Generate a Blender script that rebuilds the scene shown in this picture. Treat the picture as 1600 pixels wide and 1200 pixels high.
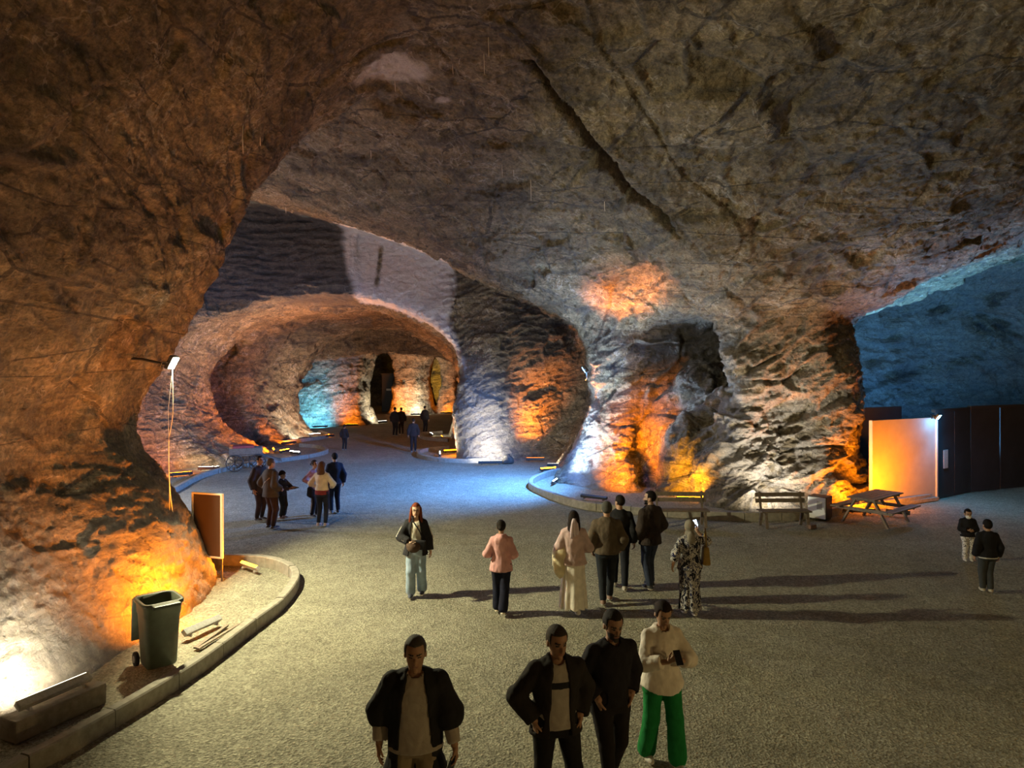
import bpy, bmesh, math, random
import numpy as np
from mathutils import Vector, Matrix

random.seed(7)
RNG = np.random.default_rng(11)
SC = bpy.context.scene
COL = SC.collection
for _o in list(bpy.data.objects):
    bpy.data.objects.remove(_o)

# ------------------------------------------------------------------ camera, world, exposure
FPX, HOR, CAMH = 1150.0, 565.0, 4.3
cam_data = bpy.data.cameras.new('camera')
cam_data.sensor_width = 36.0
cam_data.lens = 36.0 * FPX / 1600.0
cam_data.shift_y = -(600.0 - HOR) / 1600.0
cam_data.clip_end = 300
camera = bpy.data.objects.new('camera', cam_data)
COL.objects.link(camera)
camera.location = (0, 0, CAMH)
camera.rotation_euler = (math.pi / 2, 0, 0)
SC.camera = camera

world = bpy.data.worlds.new('world')
SC.world = world
world.use_nodes = True
world.node_tree.nodes['Background'].inputs[0].default_value = (0.9, 0.75, 0.6, 1)
world.node_tree.nodes['Background'].inputs[1].default_value = 0.0

SC.view_settings.view_transform = 'Standard'
SC.view_settings.look = 'None'
SC.view_settings.gamma = 1.0
SC.view_settings.use_curve_mapping = False
SC.view_settings.exposure = 0.2

ORANGE = (1.0, 0.245, 0.004)
AMBER = (1.0, 0.52, 0.14)
WARM = (1.0, 0.80, 0.50)
WHITE = (1.0, 0.92, 0.74)
COOL = (0.80, 0.90, 1.0)
BLUE = (0.20, 0.46, 1.0)
CYAN = (0.13, 0.50, 1.0)


def W(px, py, Y):
    """world point seen at photograph pixel (px, py) at distance Y"""
    return Vector(((px - 800.0) / FPX * Y, Y, CAMH - (py - HOR) / FPX * Y))


def G(px, py):
    """point of the ground seen at pixel"""
    Y = CAMH * FPX / (py - HOR)
    return Vector(((px - 800.0) / FPX * Y, Y, 0.0))


def lamp(name, kind, loc, power, color, radius=0.06, aim=None, angle=120, blend=0.6, size=None, spread=None, parent=None):
    d = bpy.data.lights.new(name, kind)
    d.energy = power
    d.color = color
    if kind in ('POINT', 'SPOT'):
        d.shadow_soft_size = radius
    if kind == 'SPOT':
        d.spot_size = math.radians(angle)
        d.spot_blend = blend
    if kind == 'AREA':
        d.shape = 'RECTANGLE'
        d.size, d.size_y = size
        if spread:
            d.spread = math.radians(spread)
    o = bpy.data.objects.new(name, d)
    COL.objects.link(o)
    o.location = loc
    if aim is not None:
        o.rotation_euler = (Vector(aim) - Vector(loc)).to_track_quat('-Z', 'Y').to_euler()
    if parent is not None:
        o.parent = parent
    return o


# unseen fill lamps added behind and beside the camera and in the left chamber
lamp('fill_behind_left', 'SPOT', (-2.5, -2.0, 2.6), 640, (1.0, 0.48, 0.14), 0.15, (-5.5, 7.5, 10.0), 105, 0.9)
lamp('fill_behind_middle', 'POINT', (-1.0, -3.0, 2.6), 70, (1.0, 0.62, 0.26), 0.15)
lamp('fill_behind_right', 'POINT', (9.0, 1.5, 2.4), 400, (1.0, 0.69, 0.27), 0.15)
lamp('fill_hall_right', 'POINT', (15.5, 8.0, 2.2), 230, (1.0, 0.70, 0.30), 0.15)
lamp('fill_left_chamber', 'POINT', (-12.6, 20.6, 2.4), 1250, (0.86, 0.86, 1.0), 0.15)  # hidden fill lamp, added to brighten the pale slab
# ------------------------------------------------------------------ noise (vectorised)
_perm = RNG.permutation(4096).astype(np.int64)
_grad = RNG.normal(size=(4096, 3)).astype(np.float32)
_grad /= np.linalg.norm(_grad, axis=1, keepdims=True)
_rnd = RNG.random((4096, 6)).astype(np.float32)


def _hash(i, j, k):
    return _perm[(_perm[(_perm[i & 4095] + j) & 4095] + k) & 4095]


def perlin(P):
    P = np.asarray(P, np.float32)
    I = np.floor(P).astype(np.int64)
    F = P - I
    U = F * F * F * (F * (F * 6 - 15) + 10)
    out = np.zeros(len(P), np.float32)
    for dx in (0, 1):
        for dy in (0, 1):
            for dz in (0, 1):
                g = _grad[_hash(I[:, 0] + dx, I[:, 1] + dy, I[:, 2] + dz)]
                d = g[:, 0] * (F[:, 0] - dx) + g[:, 1] * (F[:, 1] - dy) + g[:, 2] * (F[:, 2] - dz)
                w = (U[:, 0] if dx else 1 - U[:, 0]) * (U[:, 1] if dy else 1 - U[:, 1]) * (U[:, 2] if dz else 1 - U[:, 2])
                out += d * w
    return out * 1.4


def fbm(P, octs=4, gain=0.5, ridge=False):
    P = np.asarray(P, np.float32)
    s, a, tot = np.zeros(len(P), np.float32), 1.0, 0.0
    for o in range(octs):
        n = perlin(P * (2.03 ** o) + 17.3 * o)
        if ridge:
            n = 1 - 2 * np.abs(n)
        s += a * n
        tot += a
        a *= gain
    return s / tot


def facets(P):
    """blocky broken-rock relief: every Voronoi cell is a tilted plane; returns (height, distance to the joint)"""
    P = np.asarray(P, np.float32)
    I = np.floor(P).astype(np.int64)
    d1 = np.full(len(P), 9, np.float32)
    d2 = np.full(len(P), 9, np.float32)
    hgt = np.zeros(len(P), np.float32)
    for dx in (-1, 0, 1):
        for dy in (-1, 0, 1):
            for dz in (-1, 0, 1):
                C = I + np.array((dx, dy, dz))
                r = _rnd[_hash(C[:, 0], C[:, 1], C[:, 2])]
                D = P - (C + r[:, :3])
                d = np.sqrt((D * D).sum(1))
                v = ((r[:, 3:] - 0.5) * D).sum(1) * 1.6 + (r[:, 3] - 0.5) * 0.7
                near = d < d1
                d2 = np.where(near, d1, np.minimum(d2, d))
                hgt = np.where(near, v, hgt)
                d1 = np.where(near, d, d1)
    return hgt, d2 - d1


# ------------------------------------------------------------------ surface nets: solid where f < 0
def surfnet(f, origin, h):
    ins = f < 0
    nx, ny, nz = f.shape
    s = np.zeros((nx - 1, ny - 1, nz - 1), np.uint8)
    for a in (0, 1):
        for b in (0, 1):
            for c in (0, 1):
                s += ins[a:nx - 1 + a, b:ny - 1 + b, c:nz - 1 + c]
    act = (s > 0) & (s < 8)
    ci = np.argwhere(act)
    idx = np.full(act.shape, -1, np.int64)
    idx[act] = np.arange(len(ci))
    acc = np.zeros((len(ci), 3), np.float64)
    cnt = np.zeros(len(ci), np.float64)
    corners = [(a, b, c) for a in (0, 1) for b in (0, 1) for c in (0, 1)]
    for p in corners:
        for ax in range(3):
            if p[ax]:
                continue
            q = list(p)
            q[ax] = 1
            f0 = f[ci[:, 0] + p[0], ci[:, 1] + p[1], ci[:, 2] + p[2]]
            f1 = f[ci[:, 0] + q[0], ci[:, 1] + q[1], ci[:, 2] + q[2]]
            x = (f0 < 0) != (f1 < 0)
            t = f0 / np.where(x, f0 - f1, 1)
            pt = np.tile(np.array(p, float), (len(ci), 1))
            pt[:, ax] = t
            acc[x] += pt[x]
            cnt[x] += 1
    V = (ci + acc / cnt[:, None]) * h + np.array(origin)
    quads = []
    for ax in range(3):
        sl0 = [slice(None)] * 3
        sl1 = [slice(None)] * 3
        sl0[ax] = slice(0, -1)
        sl1[ax] = slice(1, None)
        a, b = ins[tuple(sl0)], ins[tuple(sl1)]
        e = np.argwhere(a != b)
        o1, o2 = [(1, 2), (2, 0), (0, 1)][ax]
        ok = (e[:, o1] > 0) & (e[:, o2] > 0) & (e[:, o1] < f.shape[o1] - 1) & (e[:, o2] < f.shape[o2] - 1)
        e = e[ok]
        sg = a[e[:, 0], e[:, 1], e[:, 2]]
        ring = []
        for (u, v) in ((-1, -1), (0, -1), (0, 0), (-1, 0)):
            c = e.copy()
            c[:, o1] += u
            c[:, o2] += v
            ring.append(idx[c[:, 0], c[:, 1], c[:, 2]])
        q = np.stack(ring, 1)
        q = np.where(sg[:, None], q, q[:, ::-1])
        quads.append(q)
    return V, np.concatenate(quads)


def vnormals(V, Q):
    n = np.cross(V[Q[:, 2]] - V[Q[:, 0]], V[Q[:, 3]] - V[Q[:, 1]])
    N = np.zeros_like(V)
    for k in range(4):
        np.add.at(N, Q[:, k], n)
    return N / np.maximum(np.linalg.norm(N, axis=1, keepdims=True), 1e-9)


def smooth_verts(V, Q, it=1, lam=0.5):
    for _ in range(it):
        S = np.zeros_like(V)
        c = np.zeros(len(V))
        for k in range(4):
            a, b = Q[:, k], Q[:, (k + 1) % 4]
            np.add.at(S, a, V[b])
            np.add.at(S, b, V[a])
            np.add.at(c, a, 1)
            np.add.at(c, b, 1)
        V = V * (1 - lam) + lam * S / np.maximum(c, 1)[:, None]
    return V


def np_mesh(name, V, Q, smooth=True, attrs=None, mats=None, mat_idx=None):
    me = bpy.data.meshes.new(name)
    V = np.asarray(V, np.float32)
    Q = np.asarray(Q, np.int32)
    k = Q.shape[1]
    me.vertices.add(len(V))
    me.vertices.foreach_set('co', V.ravel())
    me.loops.add(Q.size)
    me.loops.foreach_set('vertex_index', Q.ravel())
    me.polygons.add(len(Q))
    me.polygons.foreach_set('loop_start', np.arange(0, Q.size, k, dtype=np.int32))
    if mats:
        for m in mats:
            me.materials.append(m)
    if mat_idx is not None:
        me.polygons.foreach_set('material_index', np.asarray(mat_idx, np.int32))
    me.update(calc_edges=True)
    me.polygons.foreach_set('use_smooth', np.full(len(Q), smooth))
    if attrs:
        for an, av in attrs.items():
            a = me.attributes.new(an, 'FLOAT', 'POINT')
            a.data.foreach_set('value', np.asarray(av, np.float32))
    return me


def link(name, me, parent=None, loc=None, rot=None):
    o = bpy.data.objects.new(name, me)
    COL.objects.link(o)
    if parent is not None:
        o.parent = parent
    if loc is not None:
        o.location = loc
    if rot is not None:
        o.rotation_euler = rot
    return o


def tag(o, label=None, cat=None, group=None, kind=None):
    if label:
        o['label'] = label
    if cat:
        o['category'] = cat
    if group:
        o['group'] = group
    if kind:
        o['kind'] = kind
    return o


def empty(name, loc=(0, 0, 0), rz=0.0):
    o = bpy.data.objects.new(name, None)
    COL.objects.link(o)
    o.location = loc
    o.rotation_euler = (0, 0, rz)
    o.empty_display_size = 0.2
    return o


class MB:
    """collects shapes, builds ONE mesh object"""
    def __init__(self):
        self.bm = bmesh.new()

    def box(self, c, s, rot=None, bevel=0.0, taper=None):
        r = bmesh.ops.create_cube(self.bm, size=1.0)
        vs = r['verts']
        for v in vs:
            v.co = Vector((v.co.x * s[0], v.co.y * s[1], v.co.z * s[2]))
            if taper and v.co.z > 0:
                v.co.x *= taper[0]
                v.co.y *= taper[1]
        if bevel:
            es = list({e for v in vs for e in v.link_edges})
            b = bmesh.ops.bevel(self.bm, geom=es, offset=bevel, segments=2, affect='EDGES', profile=0.6)
            vs = list({v for f in b['faces'] for v in f.verts} | {v for v in vs if v.is_valid})
        M = Matrix.Translation(Vector(c))
        if rot is not None:
            M = M @ rot.to_4x4()
        bmesh.ops.transform(self.bm, matrix=M, verts=vs)
        return self

    def bar(self, a, b, w, t, up=(0, 0, 1), bevel=0.0):
        """rectangular bar from a to b; w across, t along up"""
        a, b = Vector(a), Vector(b)
        d = b - a
        y = d.normalized()
        u = Vector(up)
        x = y.cross(u)
        if x.length < 1e-5:
            x = Vector((1, 0, 0))
        x.normalize()
        z = x.cross(y)
        R = Matrix((x, y, z)).transposed()
        return self.box((a + b) / 2, (w, d.length, t), R, bevel)

    def tube(self, pts, r, seg=8, cap=True):
        pts = [Vector(p) for p in pts]
        rings = []
        for i, p in enumerate(pts):
            d = (pts[min(i + 1, len(pts) - 1)] - pts[max(i - 1, 0)]).normalized()
            u = Vector((0, 0, 1)) if abs(d.z) < 0.9 else Vector((1, 0, 0))
            x = d.cross(u).normalized()
            y = x.cross(d)
            rr = r[i] if isinstance(r, (list, tuple)) else r
            rings.append([self.bm.verts.new(p + rr * (math.cos(2 * math.pi * k / seg) * x + math.sin(2 * math.pi * k / seg) * y)) for k in range(seg)])
        for A, B in zip(rings, rings[1:]):
            for k in range(seg):
                f = self.bm.faces.new((A[k], A[(k + 1) % seg], B[(k + 1) % seg], B[k]))
                f.smooth = True
        if cap:
            self.bm.faces.new(rings[0][::-1])
            self.bm.faces.new(rings[-1])
        return self

    def lathe(self, prof, seg=20, M=None, closed=False):
        """prof: list of (r, z)"""
        rings = []
        new = []
        for r, z in prof:
            ring = [self.bm.verts.new((r * math.cos(2 * math.pi * k / seg), r * math.sin(2 * math.pi * k / seg), z)) for k in range(seg)]
            rings.append(ring)
            new += ring
        prs = list(zip(rings, rings[1:]))
        if closed:
            prs.append((rings[-1], rings[0]))
        for A, B in prs:
            for k in range(seg):
                f = self.bm.faces.new((A[k], A[(k + 1) % seg], B[(k + 1) % seg], B[k]))
                f.smooth = True
        if not closed:
            self.bm.faces.new(rings[0][::-1])
            self.bm.faces.new(rings[-1])
        if M is not None:
            bmesh.ops.transform(self.bm, matrix=M, verts=new)
        return self

    def build(self, name, mat, parent=None, loc=None, rot=None):
        bmesh.ops.recalc_face_normals(self.bm, faces=self.bm.faces)
        me = bpy.data.meshes.new(name)
        self.bm.to_mesh(me)
        self.bm.free()
        me.materials.append(mat)
        return link(name, me, parent, loc, rot)


# ------------------------------------------------------------------ materials
class NT:
    def __init__(self, name):
        self.m = bpy.data.materials.new(name)
        self.m.use_nodes = True
        self.t = self.m.node_tree
        self.b = self.t.nodes['Principled BSDF']

    def n(self, typ, **kw):
        nd = self.t.nodes.new(typ)
        for k, v in kw.items():
            if k in nd.inputs:
                nd.inputs[k].default_value = v
            else:
                setattr(nd, k, v)
        return nd

    def l(self, a, b):
        self.t.links.new(a, b)

    def ramp(self, src, stops):
        r = self.n('ShaderNodeValToRGB')
        e = r.color_ramp.elements
        while len(e) < len(stops):
            e.new(0.5)
        for k, (p, c) in enumerate(stops):
            e[k].position = p
            e[k].color = (*c, 1) if len(c) == 3 else c
        self.l(src, r.inputs[0])
        return r.outputs[0]

    def noise(self, scale, detail=5, rough=0.55, vec=None, dist=0.0):
        nd = self.n('ShaderNodeTexNoise', Scale=scale, Detail=detail, Roughness=rough, Distortion=dist)
        if vec is not None:
            self.l(vec, nd.inputs['Vector'])
        return nd.outputs['Fac']

    def coord(self, scale=(1, 1, 1), rot=(0, 0, 0), kind='Object'):
        tc = self.n('ShaderNodeTexCoord')
        mp = self.n('ShaderNodeMapping')
        mp.inputs['Scale'].default_value = scale
        mp.inputs['Rotation'].default_value = rot
        self.l(tc.outputs[kind], mp.inputs[0])
        return mp.outputs[0]

    def mix(self, fac, a, b, blend='MIX'):
        nd = self.n('ShaderNodeMix', data_type='RGBA', blend_type=blend)
        for sock, v in ((nd.inputs[0], fac), (nd.inputs[6], a), (nd.inputs[7], b)):
            if hasattr(v, 'is_linked'):
                self.l(v, sock)
            elif isinstance(v, (int, float)):
                sock.default_value = v
            else:
                sock.default_value = (*v, 1)
        return nd.outputs[2]

    def math(self, op, a, b=0.0):
        nd = self.n('ShaderNodeMath', operation=op)
        for s, v in ((nd.inputs[0], a), (nd.inputs[1], b)):
            if hasattr(v, 'is_linked'):
                self.l(v, s)
            else:
                s.default_value = v
        return nd.outputs[0]

    def attr(self, name):
        return self.n('ShaderNodeAttribute', attribute_name=name).outputs['Fac']

    def bump(self, hgt, strength=0.5, dist=0.05, prev=None):
        b = self.n('ShaderNodeBump', Strength=strength, Distance=dist)
        self.l(hgt, b.inputs['Height'])
        if prev is not None:
            self.l(prev, b.inputs['Normal'])
        return b.outputs[0]

    def out(self, color=None, rough=0.8, normal=None, metal=0.0, spec=None):
        if color is not None:
            if hasattr(color, 'is_linked'):
                self.l(color, self.b.inputs['Base Color'])
            else:
                self.b.inputs['Base Color'].default_value = (*color, 1)
        if hasattr(rough, 'is_linked'):
            self.l(rough, self.b.inputs['Roughness'])
        else:
            self.b.inputs['Roughness'].default_value = rough
        self.b.inputs['Metallic'].default_value = metal
        if spec is not None:
            self.b.inputs['Specular IOR Level'].default_value = spec
        if normal is not None:
            self.l(normal, self.b.inputs['Normal'])
        return self.m


def mul(c, k):
    return tuple(min(1, x * k) for x in c)


def mat_simple(name, c, rough=0.7, var=0.18, scale=30, bump=0.15, metal=0.0, bdist=0.004):
    t = NT(name)
    v = t.coord()
    n = t.noise(scale, 4, 0.6, v)
    col = t.ramp(n, [(0.3, mul(c, 1 - var)), (0.7, mul(c, 1 + var))])
    return t.out(col, rough, t.bump(n, bump, bdist), metal)


def mat_cloth(name, c, var=0.16):
    t = NT(name)
    v = t.coord()
    big = t.noise(7, 3, 0.5, v, 0.6)
    fine = t.noise(240, 2, 0.5, v)
    col = t.ramp(big, [(0.32, mul(c, 1 - var)), (0.68, mul(c, 1 + var))])
    nb = t.bump(big, 0.35, 0.03)
    return t.out(col, 0.9, t.bump(fine, 0.3, 0.002, nb), spec=0.2)


def mat_emit(name, c, strength):
    t = NT(name)
    t.b.inputs['Base Color'].default_value = (*c, 1)
    t.b.inputs['Emission Color'].default_value = (*c, 1)
    t.b.inputs['Emission Strength'].default_value = strength
    return t.m


def rock_material():
    t = NT('rock_salt')
    v = t.coord()
    # tilted bedding: long streaks along one direction
    vb = t.coord((0.35, 0.5, 2.4), (0.35, -0.42, 0.2))
    bed = t.noise(1.3, 7, 0.62, vb, 0.8)
    mott = t.noise(0.55, 6, 0.6, v, 0.4)
    fine = t.noise(5.5, 8, 0.68, v, 0.3)
    col = t.ramp(bed, [(0.32, (0.044, 0.033, 0.023)), (0.44, (0.112, 0.085, 0.052)), (0.56, (0.205, 0.158, 0.097)), (0.70, (0.34, 0.272, 0.178))])
    col2 = t.ramp(mott, [(0.32, (0.055, 0.047, 0.042)), (0.5, (0.150, 0.122, 0.077)), (0.68, (0.27, 0.212, 0.127))])
    col = t.mix(0.45, col, col2)
    col = t.mix(0.7, col, t.ramp(fine, [(0.30, (0.22, 0.22, 0.22)), (0.52, (0.6, 0.6, 0.6)), (0.72, (1, 1, 1))]), 'OVERLAY')
    grit = t.noise(15, 6, 0.7, v, 0.2)
    col = t.mix(0.5, col, t.ramp(grit, [(0.36, (0.16, 0.16, 0.16)), (0.5, (0.52, 0.52, 0.52)), (0.63, (0.95, 0.95, 0.95))]), 'OVERLAY')
    crk = t.n('ShaderNodeTexVoronoi', Scale=0.75, feature='DISTANCE_TO_EDGE')
    t.l(t.mix(0.3, vb, t.n('ShaderNodeTexNoise', Scale=1.6, Detail=6.0).outputs['Color']), crk.inputs['Vector'])
    crack = t.math('MULTIPLY', t.math('LESS_THAN', crk.outputs['Distance'], 0.012), t.math('GREATER_THAN', bed, 0.47))
    col = t.mix(t.math('MULTIPLY', crack, 0.65), col, (0.02, 0.016, 0.013))
    # thin pale salt veins
    vv = t.coord((1, 1, 1), (0.5, 0.3, 0.1))
    w = t.noise(0.9, 4, 0.6, vv, 1.2)
    vein = t.math('SUBTRACT', 1.0, t.math('MULTIPLY', t.math('ABSOLUTE', t.math('SUBTRACT', w, 0.5)), 60.0))
    vein = t.math('MULTIPLY', t.math('MAXIMUM', vein, 0.0), t.math('GREATER_THAN', mott, 0.53))
    col = t.mix(t.math('MULTIPLY', vein, 0.5), col, (0.55, 0.50, 0.44))
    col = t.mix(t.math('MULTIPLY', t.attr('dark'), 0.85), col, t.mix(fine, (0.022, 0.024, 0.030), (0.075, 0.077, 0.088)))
    col = t.mix(t.attr('pale'), col, t.mix(fine, (0.42, 0.38, 0.37), (0.80, 0.76, 0.74)))
    b1 = t.bump(bed, 0.9, 0.22)
    chip = t.n('ShaderNodeTexVoronoi', Scale=3.2, feature='F1')
    chv = t.mix(0.25, v, t.n('ShaderNodeTexNoise', Scale=2.0).outputs['Color'])
    t.l(chv, chip.inputs['Vector'])
    b2 = t.bump(chip.outputs['Distance'], 0.75, 0.18, b1)
    b3 = t.bump(fine, 1.0, 0.20, b2)
    b4 = t.bump(grit, 0.8, 0.04, b3)
    return t.out(col, 0.72, b4, spec=0.35)


def floor_material():
    t = NT('gravel_floor')
    v = t.coord()
    big = t.noise(0.35, 5, 0.6, v, 0.5)
    mid = t.noise(3.0, 5, 0.65, v)
    gr = t.noise(26, 4, 0.65, v)
    vo = t.n('ShaderNodeTexVoronoi', Scale=34.0, feature='F1')
    t.l(v, vo.inputs['Vector'])
    col = t.ramp(big, [(0.3, (0.26, 0.245, 0.185)), (0.7, (0.36, 0.34, 0.255))])
    col = t.mix(0.5, col, t.ramp(mid, [(0.3, (0.35, 0.35, 0.35)), (0.7, (0.62, 0.62, 0.62))]), 'OVERLAY')
    col = t.mix(0.7, col, t.ramp(gr, [(0.32, (0.2, 0.2, 0.2)), (0.5, (0.5, 0.5, 0.5)), (0.7, (0.82, 0.82, 0.82))]), 'OVERLAY')
    col = t.mix(0.35, col, t.ramp(vo.outputs['Color'], [(0.2, (0.25, 0.25, 0.25)), (0.8, (0.8, 0.8, 0.8))]), 'OVERLAY')
    b = t.bump(mid, 0.4, 0.05)
    b = t.bump(gr, 0.9, 0.03, b)
    b = t.bump(vo.outputs['Distance'], 0.6, 0.02, b)
    return t.out(col, 0.95, b, spec=0.15)
# ------------------------------------------------------------------ the cave: rock with rooms and tunnels cut out of it
def poly_sd(poly, X, Y):
    """signed distance in plan, positive inside"""
    d = np.full(X.shape, 1e9, np.float32)
    ins = np.zeros(X.shape, bool)
    n = len(poly)
    for i in range(n):
        ax, ay = poly[i]
        bx, by = poly[(i + 1) % n]
        ex, ey = bx - ax, by - ay
        t = np.clip(((X - ax) * ex + (Y - ay) * ey) / (ex * ex + ey * ey), 0, 1)
        d = np.minimum(d, (X - ax - t * ex) ** 2 + (Y - ay - t * ey) ** 2)
        c = ((ay > Y) != (by > Y)) & (X < ex * (Y - ay) / (ey if abs(ey) > 1e-9 else 1e-9) + ax)
        ins ^= c
    d = np.sqrt(d)
    return np.where(ins, d, -d)


def smax(a, b, k):
    h = np.maximum(k - np.abs(a - b), 0) / k
    return np.maximum(a, b) + h * h * k * 0.25


def smin(a, b, k):
    h = np.maximum(k - np.abs(a - b), 0) / k
    return np.minimum(a, b) - h * h * k * 0.25


H = 0.2
X0, X1, Y0, Y1, Z0, Z1 = -24.0, 31.0, -8.0, 76.0, -0.5, 13.1
gx = np.arange(X0, X1, H, dtype=np.float32)
gy = np.arange(Y0, Y1, H, dtype=np.float32)
gz = np.arange(Z0, Z1, H, dtype=np.float32)
PX, PY = np.meshgrid(gx, gy, indexing='ij')

poly_left = [(-40, -20), (-7.3, -20), (-7.2, 6), (-7.15, 12.5), (-7.35, 14.4), (-8.6, 15.4), (-12, 16.3), (-40, 17)]
off_left = ([-1, 0, .5, 1.2, 2, 2.7, 3.4, 4.3, 5.6, 6.8, 7.9, 8.7, 9.6, 10.3, 11.0, 12],
            [1.5, 1.3, 1.0, .72, .3, 0, 0.05, .42, 1.15, 1.6, 2.1, 2.7, 3.5, 4.4, 5.6, 7.5])
poly_mid = [(3.0, 26.9), (4.3, 25.6), (5.7, 25.3), (7.2, 22.8), (9.2, 22.6), (10.5, 23.6), (10.9, 25.2), (11.3, 31), (12.5, 36), (13, 48), (4.5, 48), (3.6, 33)]
off_mid = ([-1, 0, .4, 1.0, 1.8, 2.8, 3.8, 5.0, 5.8, 6.2, 6.8, 7.6, 8.4, 9.2, 10, 11, 12],
           [1.7, 1.5, 1.15, .75, .3, 0, 0, .15, .5, 1.25, 2.3, 3.9, 5.6, 7.6, 10, 14, 18])
poly_back = [(-40, 17), (-21, 21), (-17.5, 25), (-14.8, 29.2), (-12.6, 31.6), (-8, 33.0), (-2.2, 32.9), (-0.6, 32.5), (0.8, 33.2), (2.2, 34.0), (4, 34.2), (13, 44), (13, 90), (-40, 90)]
off_back = ([-1, 0, .4, 1, 2, 3, 8, 12], [1.0, .85, .6, .3, .05, 0, 0, 0])
poly_right = [(11.5, 44.5), (16, 41.5), (22, 40.5), (27, 37), (29.5, 30), (29.5, 12), (27, 2), (22, -4), (60, -20), (60, 90), (11.5, 90)]
off_right = ([-1, 0, 1, 3, 5, 7, 9, 11, 13], [.8, .6, .2, 0, .2, .8, 2.2, 4.5, 8])

sx = 1 / (1 + np.exp(-(PX - 5.0) / 2.5))
ceil = 11.35 - 0.10 * np.clip(14 - PY, 0, 30) * 0.5
ceil = ceil - sx * np.clip((PY - 8) * 0.16, 0, 2.4)              # the roof comes down to the right
beam = np.exp(-((PY - 26.5) / 6.2) ** 8) * np.clip((PY - 21.5) / 7.5, 0, 1) * (1 / (1 + np.exp(-(PX - 10.0) / 0.8)))
ceil = ceil - beam * np.clip(2.6 - 0.40 * (PX - 14.4), 0.3, 2.9)
ceil = ceil + sx * np.clip((PY - 32.4) * 1.2, 0, 3.6)            # next room behind the lip is high again
ceil = ceil - 0.9 * np.exp(-(((PX + 2) / 2.4) ** 2)) * 0.3

rock = np.full((len(gx), len(gy), len(gz)), -1e3, np.float32)
first = True
for poly, off, k in ((poly_left, off_left, 0.8), (poly_mid, off_mid, 1.0), (poly_back, off_back, 0.7), (poly_right, off_right, 1.0)):
    s2 = poly_sd(poly, PX, PY).astype(np.float32)
    o = np.interp(gz, *off).astype(np.float32)
    p = s2[:, :, None] + o[None, None, :]
    rock = p if first else smax(rock, p, k)
    first = False
up = gz[None, None, :] - ceil[:, :, None].astype(np.float32)
rock = smax(rock, up, 0.7)
rock = np.maximum(rock, (-6.5 - PY)[:, :, None])
del p

GX, GY, GZ = gx[:, None, None], gy[None, :, None], gz[None, None, :]


def carve(d, k=0.4):
    global rock
    rock = -smax(-rock, -d, k)


def add(d, k=0.4):
    global rock
    rock = smax(rock, -d, k)


def tube_d(ys, cxs, rxs, czs, rzs):
    cx, rx, cz, rz = (np.interp(GY, ys, a).astype(np.float32) for a in (cxs, rxs, czs, rzs))
    d = (np.sqrt(((GX - cx) / rx) ** 2 + ((GZ - cz) / rz) ** 2) - 1) * np.minimum(rx, rz)
    return np.maximum(d, np.maximum(ys[0] - GY, GY - ys[-1]))


def ell_d(c, r):
    q = np.sqrt(((GX - c[0]) / r[0]) ** 2 + ((GY - c[1]) / r[1]) ** 2 + ((GZ - c[2]) / r[2]) ** 2)
    return (q - 1) * min(r)


# pale flowstone slab and dark bedded block over the first arch
slab = np.maximum(-7.0 + 0.16 * (8 - GZ) * 1.0 - GX, GX - (-2.75 + 0.25 * np.clip(6 - GZ, 0, 3))) + 0 * GY
slab = np.maximum(slab, np.abs(GY - 32.9 - 0.10 * (GZ - 6)) - 0.5)
add(np.maximum(slab, np.maximum(3.2 - GZ, GZ - 12)), 0.4)
block = np.maximum(np.abs(GX + 10.2) - 3.3, np.abs(GY - 33.0) - 0.75)
add(np.maximum(block, np.maximum(6.9 - GZ, GZ - 11)), 0.3)
# round tunnel behind the first arch, its left side bay, the second arch and the far room
carve(tube_d([29.5, 32.6, 36, 40, 43, 46.5], [-8.3, -8.2, -8.1, -8.05, -7.95, -7.95], [6.6, 6.25, 6.1, 5.6, 4.95, 5.2],
             [3.3, 3.25, 3.1, 2.9, 2.6, 2.6], [4.0, 3.95, 3.9, 3.9, 3.75, 3.9]), 0.25)
carve(tube_d([29.5, 33, 38, 43.5, 46.5], [-5.6, -5.7, -6.0, -6.8, -7.2], [3.8, 3.6, 3.4, 3.2, 3.4], [0.6] * 5, [3.2, 3.2, 3.0, 2.8, 2.8]), 0.5)
carve(ell_d((-15.5, 36.6, 2.4), (4.2, 1.9, 3.6)), 0.3)
carve(ell_d((-8, 58, 0.0), (17, 14.5, 7.6)), 0.3)


def col_far(poly, off, k=0.5):
    global rock
    s2 = poly_sd(poly, PX, PY).astype(np.float32)
    p = s2[:, :, None] + np.interp(gz, *off).astype(np.float32)[None, None, :]
    rock = smax(rock, p, k)


off_col = ([-1, 0, .6, 1.6, 3, 4.5, 5.5, 6.5, 8], [.9, .7, .4, .1, 0, .3, .9, 2, 4])
col_far([(-26, 50), (-12.2, 49.6), (-10.6, 50.2), (-10.2, 52.5), (-11.5, 56), (-26, 57)], off_col)
col_far([(-9.6, 60.6), (-7.7, 60.2), (-7.0, 61), (-7.3, 66), (-9.4, 66)], off_col)
col_far([(-5.9, 62), (-4.8, 61.5), (-4.4, 63), (-5.0, 68), (-6, 68)], off_col)
carve((((np.abs(GX - 6.2) / 2.6) ** 4 + (np.abs(GY - 24.7) / 1.25) ** 4 + (np.abs(GZ - 4.5 - 0.05 * (GX - 6.2)) / 1.35) ** 4) ** 0.25 - 1) * 1.25, 0.2)
add(ell_d((6.6, 25.3, 3.3), (1.0, 1.0, 0.9)), 0.3)
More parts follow.
